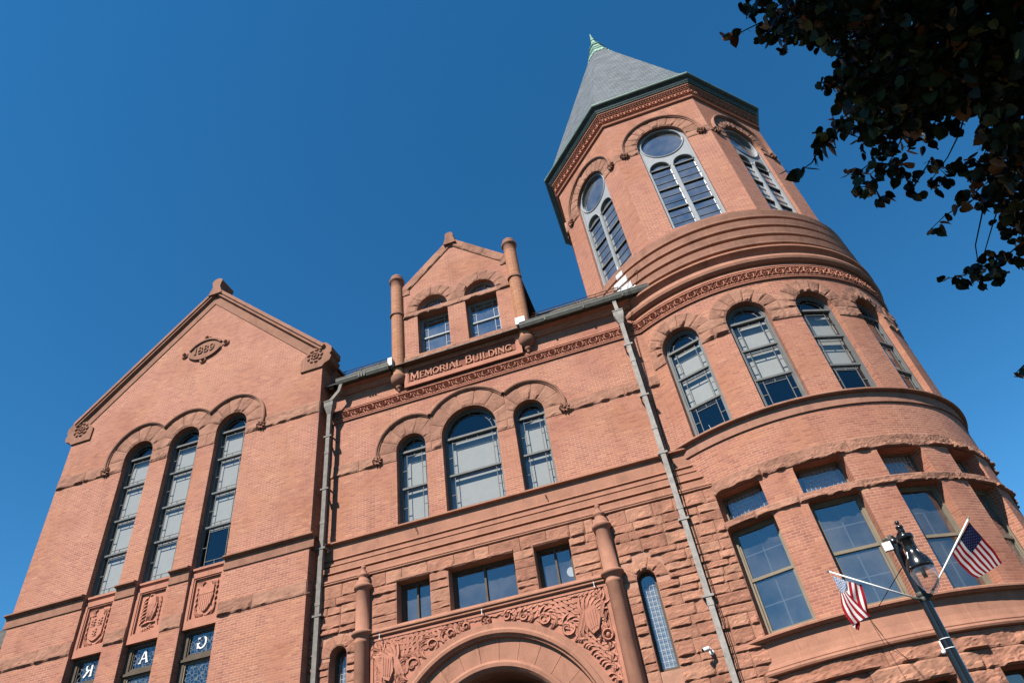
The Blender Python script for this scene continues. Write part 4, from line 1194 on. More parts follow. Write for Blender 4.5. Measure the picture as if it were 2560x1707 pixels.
# dormer colonnettes
for cx_ in (-7.53, -2.86):
    mb = MB()
    lathe(mb, cx_, YD, [(.235, 16.12), (.235, 18.98)], 28)
    lathe(mb, cx_, YD, [(.235, 19.10), (.235, 20.50)], 28)
    o = part(mb, "brick_colonnette", "orange_brick", "round brick colonnette %s of the dormer" % ("left" if cx_ < -5 else "right"), smooth=True)
    mb = MB()
    lathe(mb, cx_, YD, [(.236, 20.48), (.24, 20.76), (.27, 20.79), (.30, 20.83), (.30, 20.89), (.265, 20.93), (.245, 20.97), (.255, 21.0), (.24, 21.08), (.17, 21.17), (.08, 21.22), (0, 21.23)], 28)
    part(mb, "colonnette_cap", "gable_sandstone", parent=o, smooth=True)
    mb = MB()
    lathe(mb, cx_, YD, [(.235, 16.16), (.27, 16.12), (.29, 16.07), (.28, 16.02), (.275, 15.98), (.26, 15.90), (.20, 15.82), (.13, 15.77), (.10, 15.74), (.12, 15.70), (.115, 15.66), (.075, 15.62), (.05, 15.57), (.055, 15.55), (.035, 15.51), (0, 15.49)], 28)
    part(mb, "colonnette_pendant", "gable_sandstone", parent=o, smooth=True)
    mb = MB()
    Sx = cyl(cx_, YD, .235)
    rock(mb, Sx, lambda s, t: (.235 * radians(-180 + 180 * s), 18.97 + .14 * t), .005, .045, 12, 5, 91)
    part(mb, "colonnette_ring", "rock_sandstone", parent=o)

# ---- turret --------------------------------------------------------
TC_ = [-111.2, -89.1, -67.0, -44.9, -22.8]
mb = MB()
holes = []
for c in TC_:
    holes.append(arch(ut(c), 1.19, 10.66, 13.79, 14))
    holes.append(rtop(ut(c - 6.5), ut(c + 6.5), 8.27, 9.0, .08))
    holes.append(rtop(ut(c - 6.6), ut(c + 6.6), 5.52, 8.06, .08))
    holes.append(rtop(ut(c - 6.3), ut(c + 6.3), 2.0, 4.0, .08))
ul = [ut(a) for a in range(-130, 61, 3)]
sheet(mb, ST, [(ut(-130), 0), (ut(60), 0), (ut(60), 15.55), (ut(-130), 15.55)], holes, ulines=ul, reveal=.0)
tw = mb
def reveal(h, d1):
    n = len(h)
    for i in range(n):
        a, b = h[i], h[(i + 1) % n]; L = d1
        if abs(a[1] - b[1]) > abs(a[0] - b[0]): uvs = [a, b, (b[0] + L, b[1]), (a[0] + L, a[1])]
        else: uvs = [a, b, (b[0], b[1] + L), (a[0], a[1] + L)]
        tw.quad([ST(*a, 0), ST(*b, 0), ST(*b, -d1), ST(*a, -d1)], uvs)
for i, h in enumerate(holes): reveal(h, .30 if i % 4 == 0 else .52)
part(mb, "turret_wall", "brick", "round brick turret wall at the corner")
mb = MB()
NT = 64
A0, A1 = ut(-126), ut(60)
extrude(mb, ST, A0, A1, [(0, 10.74), (.14, 10.725), (.17, 10.70), (.17, 10.665), (.12, 10.64), (.045, 10.63), (.045, 10.33), (0, 10.32)], NT)
part(mb, "sill_cornice", "sandstone")
mb = MB()
extrude(mb, ST, A0, A1, [(0, 5.53), (.18, 5.51), (.22, 5.485), (.22, 5.445), (.17, 5.425), (.15, 5.40), (.07, 5.395), (.06, 5.30), (.075, 5.05), (.10, 4.92), (.13, 4.84), (.12, 4.82), (.15, 4.81), (.165, 4.77), (.15, 4.73), (.06, 4.71), (0, 4.70)], NT)
part(mb, "sill_cornice", "red_sandstone")
mb = MB(); rockrow(mb, ST, ut(-122), ut(40), 9.01, 9.35, .0, .085, 101, lens=(1.1, 2.2), cell=.06, low=.6)
part(mb, "rock_faced_band", "rock_sandstone")
mb = MB(); rockrow(mb, ST, ut(-120), ut(40), 8.065, 8.265, .0, .075, 102, lens=(.9, 1.9), cell=.055, low=.6)
part(mb, "rock_faced_band", "rock_sandstone")
mb = MB()
rockrow(mb, ST, ut(-124), ut(40), 4.36, 4.70, .02, .10, 103, lens=(1.5, 2.8), cell=.085, low=.5)
rockrow(mb, ST, ut(-124), ut(40), 4.01, 4.35, .02, .10, 104, lens=(1.3, 2.4), cell=.085, low=.5)
for k, c in enumerate(TC_[:-1]):
    for j in range(5): rockrow(mb, ST, ut(c + 6.4), ut(TC_[k + 1] - 6.4), 3.66 - j * .34, 4.0 - j * .34, .02, .09, 110 + k * 7 + j, lens=(.6, 1.2))
for j in range(5): rockrow(mb, ST, ut(-124), ut(TC_[0] - 6.4), 3.66 - j * .34, 4.0 - j * .34, .02, .09, 150 + j, lens=(.6, 1.2))
part(mb, "ashlar_block", "red_ashlar")
mb = MB()
half_ = ut(11.05) - ut(0)
for k, c in enumerate(TC_):
    voussoirs(mb, ST, ut(c), 13.79, .595, 1.08, 0, 180, 9, .0, .065, 121 + k, ut(c) - half_, ut(c) + half_)
    for a, b in ((ut(c) - half_, ut(c) - .595), (ut(c) + .595, ut(c) + half_)):
        rock(mb, ST, lambda s, t: (a + .005 + (b - a - .01) * s, 13.45 + .335 * t), .0, .075, 5, 5, 140 + k + a)
part(mb, "arch_voussoir", "rock_sandstone")
mb = frieze(ST, ut(-123.5), ut(50), 15.06, 15.44, 36, .025, NT)
part(mb, "carved_frieze", "terracotta")
mb = MB()
lathe(mb, TX, TY, [(5.345, 15.5), (5.40, 15.51), (5.40, 15.57), (5.375, 15.59), (5.375, 15.62), (5.45, 15.64), (5.53, 15.71), (5.555, 15.80), (5.53, 15.90), (5.46, 15.97), (5.415, 15.99), (5.405, 16.06), (5.44, 16.13), (5.52, 16.19), (5.56, 16.22), (5.56, 16.29), (5.53, 16.31), (5.38, 16.33)], 96, -150, 60)
part(mb, "turret_cornice", "red_sandstone")
mb = MB()
prof = [(5.38, 16.33)]
for k in range(4):
    R = 5.40 - .098 * k; z = 16.33 + .43 * k
    prof += [(R - .115, z + .0), (R - .115, z + .13), (R + .02, z + .135), (R + .045, z + .15), (R + .05, z + .18), (R + .03, z + .21), (R + .03, z + .41), (R + .01, z + .425)]
prof += [(4.90, 18.05), (4.90, 18.11), (5.02, 18.115), (5.03, 18.21), (4.98, 18.24), (4.5, 18.30)]
rows = []
for R, z in prof:
    q = max(0, min(1, (z - 16.33) / 1.75)); cx_, cy_ = TX + (OX - TX) * q, TY + (OY - TY) * q
    rows.append([((cx_ + R * cos(radians(-165 + 225 * k / 96)), cy_ + R * sin(radians(-165 + 225 * k / 96)), z), (5.2 * radians(225 * k / 96), z)) for k in range(97)])
mb.grid(rows)
part(mb, "stone_steps", "sandstone", "ring of stone weathering steps under the octagonal tower")

def tface(c, half, back):
    a = TR * cos(radians(half)) - back
    return facing(TX, TY, a, c)
for k, c in enumerate(TC_):
    S = tface(c, 6.4, .16)
    hall_window(S, 0, 1.15, 10.70, 13.79, 0, [12.78, 11.74], [(13.75, 12.80), (12.76, 11.77)] if k < 4 else [(13.75, 12.8)], label="round-headed turret window, number %d from the left" % (k + 1) if k < 4 else None, casing=.075, m_=.15)
    S = tface(c, 6.5, .34)
    mb = MB()
    plate(mb, S, rect(-.62, .62, 8.22, 9.06), [rect(-.53, .53, 8.34, 8.96)], -.07, 0)
    fo = part(mb, "transom_light", "taupe_paint")
    mb = MB(); sheet(mb, S, rect(-.54, .54, 8.33, 8.97), d=-.04); part(mb, "glass_pane", "dark_glass", parent=fo)
    mb = MB()
    for q in range(-4, 5): bar(mb, S, q * .105, 8.375, q * .105, 8.90, .007, -.038, -.032)
    for v in (8.41, 8.53, 8.65, 8.77): bar(mb, S, -.45, v, .45, v, .007, -.038, -.031)
    part(mb, "lead_came", "lead_came", parent=fo)
    mb = MB(); box(mb, S, -.40, .40, 8.42, 9.0, -.085, -.075); part(mb, "roller_blind", "shade_fabric", parent=fo)
    S = tface(c, 6.6, .25)
    mb = MB()
    plate(mb, S, rect(-.63, .63, 5.47, 8.11), [rect(-.52, .52, 5.61, 7.99)], -.09, 0)
    plate(mb, S, rect(-.57, .57, 6.80, 8.03), [rect(-.485, .485, 6.87, 7.95)], -.09, -.03)
    plate(mb, S, rect(-.57, .57, 5.59, 6.86), [rect(-.475, .475, 5.67, 6.79)], -.09, -.055)
    fo = part(mb, "sash_window", "taupe_paint", "large two-sash turret window, number %d from the left" % (k + 1) if k < 4 else None)
    mb = MB(); sheet(mb, S, rect(-.54, .54, 6.83, 8.01), d=-.06); sheet(mb, S, rect(-.53, .53, 5.64, 6.82), d=-.08); part(mb, "glass_pane", "dark_glass", parent=fo)
    mb = MB()
    for v0, v1 in ((5.64, 6.80), (6.86, 8.0)):
        bar(mb, S, 0, v0, 0, v1, .028, -.13, -.11); bar(mb, S, -.53, (v0 + v1) / 2, .53, (v0 + v1) / 2, .028, -.13, -.111)
    part(mb, "muntin", "grey_paint", parent=fo)
    S = tface(c, 6.4, .40)
    mb = MB(); plate(mb, S, rect(-.61, .61, 1.95, 4.05), [rect(-.52, .52, 2.05, 3.95)], -.07, 0)
    fo = part(mb, "sash_window", "dark_taupe_paint")
    mb = MB(); sheet(mb, S, rect(-.53, .53, 2.04, 3.96), d=-.04); part(mb, "glass_pane", "dark_glass", parent=fo)

# ---- octagonal tower -----------------------------------------------
FW = 2 * OR * sin(radians(22.5))
mb = MB()
for phi in (-180, -135, -90, -45, 0, 45, 90, 135):
    S = facing(OX, OY, OAP, phi)
    op = [arch(0, 1.90, 18.70, 23.60, 22)] if phi in (-180, -135, -90, -45, 0) else []
    sheet(mb, S, rect(-FW / 2, FW / 2, 17.0, 25.8), op, reveal=.30)
part(mb, "tower_wall", "tower_brick", "octagonal brick tower stage above the turret")
mb = MB(); mv = MB(); ms = MB()
for i, phi in enumerate((-180, -135, -90, -45, 0)):
    S = facing(OX, OY, OAP, phi)
    voussoirs(mb, S, 0, 23.60, .95, 1.47, 0, 180, 11, .0, .05, 200 + i)
    for a, b in ((-1.58, -.955), (.955, 1.58)):
        rock(mb, S, lambda s, t: (a + (b - a) * s, 23.30 + .29 * t), 0, .05, 6, 5, 210 + i + a)
    for a, b in ((-FW / 2, -1.58), (1.58, FW / 2)):
        rock(mb, S, lambda s, t: (a + (b - a) * s, 23.30 + .40 * t), 0, .035, 4, 5, 220 + i + a)
    polar(mv, S, 0, 23.60, -4, 184, [(1.585 - .125 + (r - 1.0), d) for r, d in HOOD], 34)
    part(mb, "arch_voussoir", "rock_sandstone"); part(mv, "hood_mould", "sandstone"); mb = MB(); mv = MB()
    for x in (-1.53, 1.53):
        ms = MB(); boss(ms, S, x, 23.42, .16, .13); part(ms, "hood_stop", "gable_sandstone")
    ms = MB(); box(ms, S, -1.12, 1.12, 18.58, 18.70, -.02, .05); part(ms, "window_sill", "tower_brick")

for i, phi in enumerate((-180, -135, -90, -45, 0)):
    S = facing(OX, OY, OAP, phi); fd = -.14
    mb = MB()
    W_ = 1.896
    lights = []
    for sg in (-1, 1):
        c = sg * .455
        lights.append(arch(c, .76, 18.80, 22.21, 14))
    circ = [(.80 * cos(radians(a)), 23.655 + .80 * sin(radians(a))) for a in range(0, 360, 10)]
    plate(mb, S, arch(0, W_, 18.705, 23.60, 22), lights + [circ], fd - .10, fd)
    ring(mb, S, 0, 23.655, .82, .035, .045, fd, 36)
    for l in lights:
        c = (l[0][0] + l[1][0]) / 2
        ring(mb, S, c, 22.21, .39, .025, .04, fd, 18, 0, 180)
    box(mb, S, -.045, .045, 18.72, 22.3, fd - .02, fd + .025)
    box(mb, S, -.95, -.87, 18.72, 23.6, fd - .02, fd + .03); box(mb, S, .87, .95, 18.72, 23.6, fd - .02, fd + .03)
    fo = part(mb, "tracery_window", "pale_paint", {-135: "tower tracery window on the left face", -90: "tower tracery window on the front face", -45: "tower tracery window on the right face"}.get(phi))
    mb = MB(); sheet(mb, S, arch(0, W_ - .02, 18.72, 23.60, 22), d=fd - .085)
    part(mb, "glass_pane", "tower_glass", parent=fo)
    mb = MB()
    for l in lights:
        a, b = l[0][0], l[1][0]
        for v in (22.21, 21.04, 19.90):
            box(mb, S, a, b, v - .012, v + .045, fd - .08, fd - .02)
        for v0, v1 in ((21.04, 22.2), (19.90, 21.04), (18.80, 19.90)):
            for q in (1 / 3, 2 / 3): bar(mb, S, a, v0 + (v1 - v0) * q, b, v0 + (v1 - v0) * q, .013, fd - .08, fd - .062)
    part(mb, "glazing_bar", "grey_paint", parent=fo)
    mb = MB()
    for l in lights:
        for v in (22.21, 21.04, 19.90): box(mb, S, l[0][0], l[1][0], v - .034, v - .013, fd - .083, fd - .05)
    part(mb, "bar_shadow_strip", "sash_shadow", parent=fo)  # near-black strips below the bars, their shade put into the colour
mb = MB()
lathe(mb, OX, OY, [(4.862, 25.70), (4.95, 25.72), (4.97, 25.78), (4.93, 25.82), (4.93, 25.86), (4.98, 25.90), (4.93, 25.94), (4.92, 26.28), (4.98, 26.30), (4.98, 26.34), (5.02, 26.36), (5.02, 26.42), (5.07, 26.44), (5.08, 26.52)], 8, -157.5, 202.5)
for phi in (-180, -135, -90, -45, 0):
    S = facing(OX, OY, 4.925 * cos(radians(22.5)), phi); hw = 4.925 * sin(radians(22.5))
    n = 14; P = 2 * hw / n
    for k in range(n):
        u = -hw + P * (k + .5)
        frond(mb, S, curl(u, 26.10, .02, .13, 0, 330, 8), .035, .09)
        lump(mb, S, u + P * .5, 26.14, .07, .045, .09, .9, 0, 6); lump(mb, S, u + P * .45, 26.02, .06, .04, .08, -.6, 0, 6); lump(mb, S, u, 26.10, .03, .03, .10, 0, 0, 6)
    S = facing(OX, OY, 4.98 * cos(radians(22.5)), phi); hw = 4.98 * sin(radians(22.5)); n = 34
    for k in range(n): lump(mb, S, -hw + 2 * hw * (k + .5) / n, 26.40, .035, .028, .06, 0, .03, 6)
part(mb, "tower_cornice", "terracotta")
mb = MB()
lathe(mb, OX, OY, [(5.075, 26.50), (5.12, 26.52), (5.13, 26.58), (5.17, 26.60), (5.20, 26.70), (5.29, 26.76), (5.33, 26.80), (5.35, 26.84), (5.35, 26.93), (5.28, 26.94), (5.2, 26.90)], 8, -157.5, 202.5)
part(mb, "copper_gutter", "dark_copper")
mb = MB()
lathe(mb, OX, OY, [(5.135, 26.565), (5.15, 26.575), (5.15, 26.60)], 8, -157.5, 202.5); lathe(mb, OX, OY, [(5.352, 26.86), (5.356, 26.88), (5.352, 26.90)], 8, -157.5, 202.5)
part(mb, "gutter_bead", "green_copper")
mb = MB()
RT0, ZT0, RT1, ZT1 = 5.25, 26.90, .42, 39.55
for k in range(8):
    a, b = radians(-157.5 + 45 * k), radians(-112.5 + 45 * k)
    lv = [(RT0, ZT0), (4.85, 27.75), (RT1, ZT1)]; L = 0
    for (r0, z0), (r1, z1) in zip(lv[:-1], lv[1:]):
        l1 = L + sqrt(((r0 - r1) * .9239) ** 2 + (z1 - z0) ** 2); h0, h1 = r0 * .3827, r1 * .3827
        mb.quad([(OX + r0 * cos(a), OY + r0 * sin(a), z0), (OX + r0 * cos(b), OY + r0 * sin(b), z0), (OX + r1 * cos(b), OY + r1 * sin(b), z1), (OX + r1 * cos(a), OY + r1 * sin(a), z1)], [(-h0, L), (h0, L), (h1, l1), (-h1, l1)])
        L = l1
part(mb, "spire_roof", "slate", "steep grey slate spire roof of the octagonal tower")
mb = MB()
lathe(mb, OX, OY, [(.80, 38.55), (.82, 38.62), (.66, 39.05), (.70, 39.12), (.52, 39.5), (.56, 39.58), (.42, 39.9), (.40, 40.0), (.46, 40.06), (.44, 40.14), (.30, 40.3), (.24, 40.5), (.27, 40.56), (.18, 40.75), (.15, 41.0), (.19, 41.06), (.12, 41.2), (.08, 41.5), (.10, 41.56), (.05, 41.7), (.035, 42.0), (0, 42.1)], 8, -157.5, 202.5)
for k in range(8):
    S = facing(OX, OY, .80 * .9239, -135 + 45 * k)
    for q in (-.2, 0, .2): lump(mb, lambda u, v, d=0.0, S=S: S(u, v, d - (v - 38.6) * .35), q, 38.60, .08, .16, .05)
part(mb, "copper_finial", "green_copper", "green copper finial on the spire")

# ---- roofs, rear, floors --------------------------------------------
mb = MB()
mb.quad([(LX1, 16.60, 16.42), (1.9, 16.60, 16.42), (1.9, 19.25, 19.20), (LX1, 19.25, 19.20)], [(0, 0), (12, 0), (12, 3.7), (0, 3.7)])
mb.quad([(LX1, 19.25, 19.20), (1.9, 19.25, 19.20), (1.9, 28, 19.20), (LX1, 28, 19.20)], [(0, 0), (12, 0), (12, 9), (0, 9)])
part(mb, "main_roof", "dark_slate")
mb = MB()
mb.quad([(1.9, 21.5, 16.5), (9.04, 21.5, 16.5), (9.04, 28, 16.5), (1.9, 28, 16.5)], [(0, 0), (7, 0), (7, 6), (0, 6)])
mb.quad([(1.9, 19.25, 16.5), (1.9, 28, 16.5), (1.9, 28, 19.20), (1.9, 19.25, 19.20)], [(0, 0), (9, 0), (9, 3), (0, 3)])
part(mb, "rear_roof", "dark_slate")
mb = MB()
S = plane(0, 28.0)
sheet(mb, S, [(LX0, 0), (9.04, 0), (9.04, 19), (LX0, 19)])
S = plane(9.04, 0, 90); sheet(mb, S, [(21.5, 0), (28, 0), (28, 16.5), (21.5, 16.5)])
part(mb, "rear_wall", "brick")
mb = MB()
for z, h in ((4.9, .3), (9.55, .25), (16.25, .2)):
    S = lambda u, v, d=0.0, z=z: (u, v, z + d)
    box(mb, S, LX0 + .1, -.2, 17.5, 27.9, 0, h); 
    lathe(mb, TX, TY, [(0, z), (4.7, z), (4.7, z + h), (0, z + h)], 32)
lathe(mb, OX, OY, [(0, 25.5), (4.6, 25.5)], 8, -157.5, 202.5)
lathe(mb, OX, OY, [(0, 18.3), (4.6, 18.3)], 8, -157.5, 202.5)
part(mb, "floor_slab", "room_plaster")
# lower annex seen past the wing
mb = MB()
ANX = thing("side_building", "low brick building with a dark slate roof just showing past the gabled wing's left corner", "building", loc=(-30, 23, 0))
S = plane(0, 23.0); sheet(mb, S, [(-40, 0), (LX0, 0), (LX0, 13.0), (-40, 13.0)])
S = plane(-40, 0, -90); sheet(mb, S, [(-30, 0), (-23, 0), (-23, 13), (-30, 13)]); mb.build("wall", "brick", ANX)
mb = MB()
mb.quad([(-40, 22.6, 13.0), (LX0, 22.6, 13.0), (LX0, 25.6, 15.4), (-40, 25.6, 15.4)], [(0, 0), (19, 0), (19, 4), (0, 4)])
mb.quad([(-40, 28.6, 13.0), (LX0, 28.6, 13.0), (LX0, 25.6, 15.4), (-40, 25.6, 15.4)], [(0, 0), (19, 0), (19, 4), (0, 4)]); mb.build("roof", "dark_slate", ANX)

# ---- gutters, rails, downspouts --------------------------------------
def gutter(x0, x1, label):
    mb = MB(); S = plane(0, YC)
    extrude(mb, S, x0, x1, [(.10, 16.40), (.40, 16.33), (.46, 16.33), (.50, 16.44), (.50, 16.53), (.465, 16.53), (.45, 16.46), (.10, 16.46)])
    for x in (x0 + .9, (x0 + x1) / 2, x1 - .9): box(mb, S, x - .03, x + .03, 16.325, 16.545, .12, .515)
    o = part(mb, "gutter", "gutter_metal", label)
    mb = MB(); extrude(mb, S, x0, x1, [(.50, 16.525), (.512, 16.53), (.512, 16.548), (.46, 16.55)])
    part(mb, "gutter_lip", "zinc", parent=o)
    mb = MB()
    extrude(mb, S, x0, x1, [(.0, 16.38), (.14, 16.36), (.30, 16.345), (.30, 16.30), (.16, 16.26), (.10, 16.16), (.06, 16.10), (0, 16.08)])
    part(mb, "eave_board", "brick", parent=o)
gutter(LX1 + .5, -7.75, "short gutter between the gabled wing and the dormer")
gutter(-2.95, 1.52, "long gutter between the dormer and the turret")
mb = MB()
for x0, x1 in ((LX1 + .3, -7.7), (-2.6, 1.4)):
    for z_, y_ in ((17.12, 17.02), (17.36, 17.16)): tube(mb, [(x0, y_, z_), (x1, y_, z_)], .013, 6)
    x = x0 + .2
    while x < x1:
        tube(mb, [(x, 17.0, 16.85), (x, 17.02, 17.12), (x, 17.16, 17.36)], .015, 5); x += .72
    part(mb, "snow_guard_rail", "iron_rust"); mb = MB()
mb = MB()
S = plane(0, YC)
for f_ in ((-3.06, -2.72, 16.50, 16.80, .20, .50), (-7.78, -7.62, 16.46, 16.80, .10, .47), (LX1 + .05, LX1 + .22, 16.50, 16.70, .10, .14)):
    mb = MB(); box(mb, S, *f_); part(mb, "white_flashing", "white_flashing")
for k in range(5):
    mb = MB(); R = 5.445 - .098 * k; z = 16.50 + .43 * k
    a0, a1 = -131 + 0.6 * k, -118.5 - 2.4 * k
    q = max(0, min(1, (z - 16.33) / 1.75))
    lathe(mb, TX + (OX - TX) * q, TY + (OY - TY) * q, [(R, z - .05), (R + .012, z + .02), (R + .004, z + .30 - .05 * k)], 8, a0, a1)
    part(mb, "step_flashing", "white_flashing")
def downspout(x, ztop, yoff, label, side=0.0, zm="zinc"):
    y = YC - yoff; q = pi / 4
    mb = MB()
    box(mb, plane(x, y), -.08, .08, ztop + .06, ztop + .14, -.09, .09)
    S = plane(x, y)
    for z0, z1, w0, w1 in ((ztop - .12, ztop + .07, .16, .17), (ztop - .42, ztop - .12, .075, .16)):
        c0 = [(-w0, -w0 * .8), (w0, -w0 * .8), (w0, w0 * .8), (-w0, w0 * .8)]; c1 = [(-w1, -w1 * .8), (w1, -w1 * .8), (w1, w1 * .8), (-w1, w1 * .8)]
        for i in range(4):
            j = (i + 1) % 4
            mb.quad([(x + c0[i][0], y + c0[i][1], z0), (x + c0[j][0], y + c0[j][1], z0), (x + c1[j][0], y + c1[j][1], z1), (x + c1[i][0], y + c1[i][1], z1)], [(0, 0)] * 4)
    box(mb, S, -.175, .175, ztop + .05, ztop + .085, -.14, .15)
    o = part(mb, "downspout", zm, label)
    mb = MB()
    box(mb, S, -.068, .068, .2, ztop - .35, -.055, .055)
    z = ztop - 2.0
    while z > 1: box(mb, S, -.078, .078, z, z + .10, -.062, .064); z -= 2.45
    tube(mb, [(x + side, y - .02, 16.36), (x + side * .8, y, ztop + .45), (x, y, ztop + .1)], .085, 4, rot=q)
    part(mb, "pipe", zm, parent=o)
    z = ztop - 1.35
    while z > 1:
        mb = MB(); box(mb, S, -.14, .14, z, z + .055, -.066, .070); box(mb, S, -.13, -.09, z, z + .05, -yoff, -.05); box(mb, S, .09, .13, z, z + .05, -yoff, -.05); z -= 1.95
        part(mb, "pipe_bracket", zm, parent=o)
downspout(-9.99, 15.62, .37, "weathered square downspout in the corner beside the gabled wing", side=.42)
downspout(0.305, 15.75, .35, "weathered square downspout left of the turret", side=-.02, zm="pale_zinc")
# small hooks for banners
for (u, v, S, d) in ((-7.10, 10.42, SC, .07), (-3.15, 10.36, SC, .07)):
    mb = MB(); tube(mb, [S(u, v, d), S(u, v - .02, d + .07), S(u + .01, v - .14, d + .05), S(u + .03, v - .10, d + .03)], .012, 5)
    part(mb, "banner_hook", "iron_rust")
for u in (-8.10, -5.25, -2.28):
    S = SB; mb = MB(); tube(mb, [S(u, 7.56, .06), S(u, 7.55, .18), S(u, 7.42, .19)], .016, 6)
    part(mb, "banner_clip", "white_metal")

# ------------------------------------------------------------------ linden tree beside the camera
CROWN = [(1.55,2.55,5.94,0.12),(1.55,2.43,5.57,0.13),(1.8,2.82,6.21,0.15),(2.08,3.27,6.94,0.17),(1.61,2.72,5.97,0.08),(1.65,2.78,6.47,0.08),(1.71,2.4,5.51,0.16),(1.99,2.8,6.15,0.18),(2.31,3.24,6.87,0.21),(1.78,2.49,5.43,0.13),(2.07,2.89,6.05,0.15),(2.39,3.35,6.76,0.17),(1.95,2.92,6.04,0.08),(1.73,2.68,5.8,0.09),(1.93,2.49,5.36,0.2),(2.24,2.89,5.97,0.23),(2.6,3.35,6.66,0.27),(2.1,2.5,5.25,0.21),(2.45,2.91,5.85,0.25),(2.83,3.37,6.52,0.29),(2.26,2.54,5.12,0.23),(2.63,2.96,5.7,0.27),(3.05,3.42,6.35,0.31),(2.42,2.55,5.02,0.23),(2.81,2.96,5.57,0.27),(3.26,3.43,6.2,0.31),(2.56,2.59,4.88,0.23),(2.97,3.02,5.41,0.27),(3.44,3.49,6.02,0.31),(1.88,2.65,5.27,0.13),(2.19,3.08,5.87,0.15),(2.53,3.57,6.54,0.17),(2.08,3.1,5.7,0.13),(1.96,3.15,5.77,0.07),(1.98,2.71,5.17,0.2),(2.3,3.15,5.76,0.23),(2.67,3.64,6.41,0.27),(2.14,2.71,5.08,0.21),(2.49,3.16,5.64,0.25),(2.88,3.65,6.28,0.29),(2.27,2.76,4.95,0.21),(2.64,3.21,5.5,0.25),(3.05,3.72,6.12,0.29),(2.42,2.78,4.83,0.2),(2.81,3.23,5.36,0.23),(3.26,3.74,5.95,0.27),(2.53,2.77,4.75,0.19),(2.94,3.23,5.26,0.22),(3.41,3.74,5.84,0.25),(1.86,2.84,5.14,0.14),(2.16,3.3,5.71,0.17),(2.5,3.82,6.36,0.19),(1.96,3.14,5.43,0.11),(1.94,2.9,5.04,0.17),(2.26,3.37,5.6,0.2),(2.61,3.9,6.24,0.23),(2.07,2.9,4.96,0.16),(2.41,3.37,5.51,0.18),(2.79,3.91,6.13,0.21),(2.18,2.9,4.89,0.14),(2.54,3.37,5.43,0.17),(2.94,3.91,6.03,0.19),(2.65,3.51,5.37,0.08),(1.51,2.59,4.68,0.08),(1.46,2.65,4.66,0.06),(1.41,2.68,4.65,0.05),(2.06,3.4,5.47,0.09),(2.19,3.56,5.43,0.11),(2.36,3.6,5.48,0.13),(2.56,3.67,5.54,0.12),(2.13,3.5,5.16,0.11),(2.34,3.72,5.26,0.1),(2.14,3.77,5.39,0.08),(1.94,3.55,5.23,0.06),(1.83,3.48,5.01,0.04),(2.19,4,5.47,0.06),(2.04,3.68,5.05,0.05),(2.21,3.65,4.99,0.06),(2.52,3.9,5.26,0.04),(2.43,3.65,5.19,0.05),(2.71,3.35,5.14,0.13),(2.46,2.97,4.63,0.16),(2.86,3.45,5.12,0.18),(3.32,3.99,5.67,0.21),(2.82,3.67,5.12,0.12),(2.44,3.13,4.48,0.13),(2.84,3.64,4.95,0.15),(3.28,4.21,5.48,0.17),(2.38,3.36,4.81,0.07),(2.54,3.78,5.14,0.05),(2.58,3.54,4.92,0.08),(2.44,3.46,4.74,0.04),(2.74,3.76,4.94,0.08),(2.92,3.94,4.96,0.14),(2.49,3.61,4.69,0.06),(2.58,3.82,4.97,0.03),(2.68,3.69,4.57,0.09),(2.78,3.95,4.8,0.07),(2.76,4.02,4.7,0.06),(2.64,3.72,4.45,0.08),(2.71,4.21,4.66,0.08),(2.72,4.09,4.55,0.07),(2.57,4.17,4.6,0.07),(2.54,4.29,4.67,0.05),(2.53,4.06,4.4,0.05),(2.57,4.29,4.55,0.03),(2.52,4.36,4.67,0.04)]
SPRIGS = [[(1.53,2.62,4.65),(1.41,2.69,4.64),(1.35,2.76,4.61),(1.29,2.79,4.61),(1.21,2.79,4.64)],[(2.55,3.55,4.77),(2.42,3.66,4.75),(2.32,3.72,4.75),(2.23,3.79,4.73)],[(2.64,3.78,4.41),(2.48,3.91,4.38),(2.33,3.97,4.42),(2.22,4.01,4.46)],[(2.03,3.47,5.2),(1.95,3.52,5.2),(1.88,3.53,5.23)],[(2.01,3.59,5.09),(1.94,3.6,5.13),(1.88,3.62,5.14)],[(1.59,2.66,6.02),(1.44,2.7,6.05),(1.33,2.7,6.09)],[(1.72,2.72,5.94),(1.6,2.76,5.95),(1.52,2.76,5.99)],[(1.82,2.76,5.87),(1.71,2.8,5.89),(1.66,2.84,5.88)],[(2.44,4.27,3.83),(2.38,4.31,3.81)],[(1.95,2.78,5.8),(1.9,2.81,5.8),(1.88,2.85,5.79)],[(1.98,3.04,5.6),(1.9,3.04,5.64),(1.83,3.04,5.67)],[(2.33,3.46,5.03),(2.39,3.52,4.93),(2.33,3.59,4.9)]]
